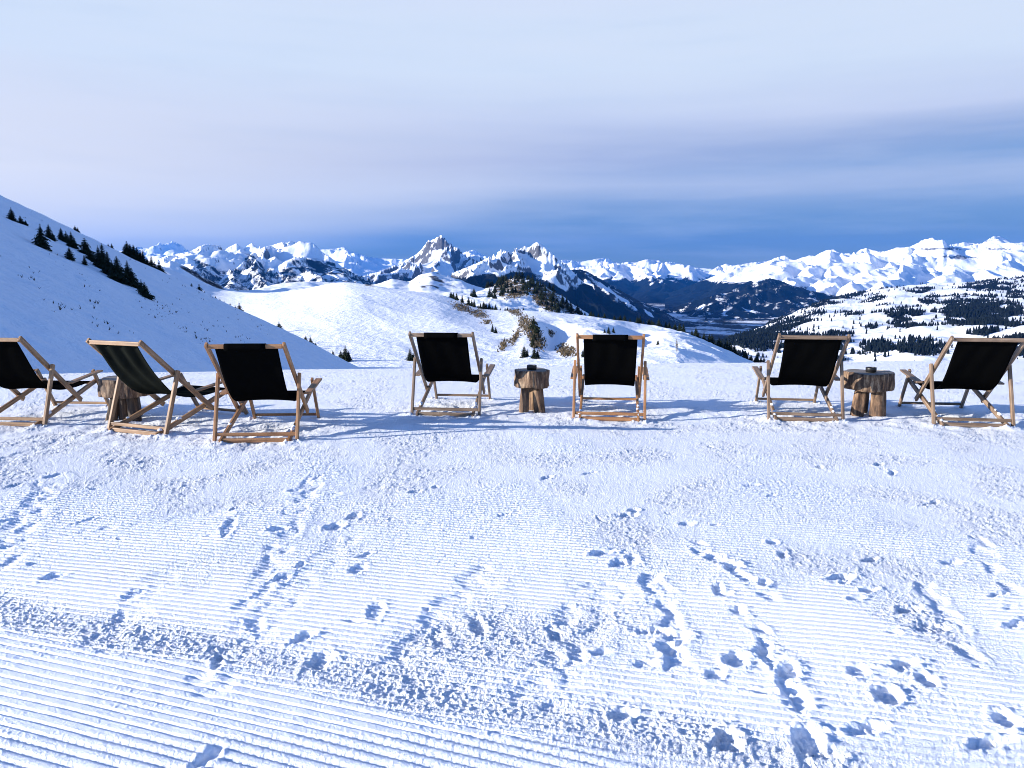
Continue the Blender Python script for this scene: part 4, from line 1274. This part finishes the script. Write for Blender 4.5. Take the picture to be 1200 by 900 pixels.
def log_table(x, y, rad, top, thick, legs, seed, label, alabel, rot=0, ash=(0, 0), ascale=1.0, legmat='logleg'):
    z = ground_z(x, y)
    t = empty('log_table', (x, y, z), rot)
    tag(t, label, 'table', 'log tables between the chairs')
    o = bpy.data.objects.new('tabletop', log_mesh('tabletop', rad, top - thick, top, seed)); COL.objects.link(o); o.parent = t
    for (lx, ly, lr, sq, ln) in legs:
        o = bpy.data.objects.new('leg', log_mesh('leg', lr, -.03, top - thick + .004, seed + int(lx * 100) + 7, 24, 8, -.12, sq, .10, .005, rot=lx * 9, cx=lx, cy=ly, lean=ln, legmat=legmat)); COL.objects.link(o); o.parent = t
    a = link('ashtray', ashtray_mesh(), M['ash'])
    a.location = (x + ash[0], y + ash[1], z + top + .002); a.scale = (ascale, ascale, ascale)
    tag(a, alabel, 'ashtray', 'ashtrays on the log tables')


log_table(-4.36, 8.62, .275, .475, .20, [(-.16, -.10, .062, .8, (.05, .04)), (.13, -.11, .066, .9, (-.04, .03)), (.0, .14, .07, 1, (0, -.04)), (-.03, -.06, .05, 1, (0, 0))], 3, 'log table with thick slab top between the two leftmost deck chairs', 'black round ashtray on the leftmost log table', ash=(.05, .02), legmat='logleg_shaded')
log_table(.245, 9.12, .195, .505, .205, [(-.105, -.09, .058, 1, (.02, .03)), (.085, -.10, .058, 1, (-.025, .03)), (.03, .10, .06, 1, (0, -.03))], 9, 'small narrow log table with three legs between the two middle deck chairs', 'black round ashtray on the small middle log table', ash=(-.01, -.03))
log_table(4.19, 8.93, .262, .50, .205, [(-.16, -.09, .075, .9, (.05, .04)), (.05, -.155, .082, .9, (0, .02)), (.17, .05, .07, 1, (-.03, -.02)), (-.02, .14, .08, 1, (0, -.04))], 15, 'wide log table with stout legs between the two rightmost deck chairs', 'black round ashtray on the wide right log table', ash=(.0, -.03))

# ------------------------------------------------------------------ air
HAZE = True
if HAZE:
    bm = bmesh.new(); bmesh.ops.create_cube(bm, size=1)
    zb, zt = -460.0, 1750.0
    for v in bm.verts: v.co = Vector((v.co.x * 74000, v.co.y * 50000 + 12000, (zt + zb) / 2 + v.co.z * (zt - zb)))
    me = bpy.data.meshes.new('haze'); bm.to_mesh(me); bm.free()
    hm = bpy.data.materials.new('haze_air'); hm.use_nodes = True; ht = hm.node_tree; ht.nodes.clear()
    ho = ht.nodes.new('ShaderNodeOutputMaterial'); pv = ht.nodes.new('ShaderNodeVolumePrincipled')
    pv.inputs['Color'].default_value = (.03, .25, .88, 1); pv.inputs['Density'].default_value = 2.0e-5; pv.inputs['Anisotropy'].default_value = .1
    ht.links.new(pv.outputs[0], ho.inputs['Volume'])
    o = link('haze', me, hm); tag(o, kind='stuff')
    o.display_type = 'BOUNDS'
scene.cycles.volume_bounces = 0
scene.cycles.max_bounces = 5
scene.cycles.diffuse_bounces = 3
scene.cycles.use_denoising = True
scene.cycles.filter_width = 1.0
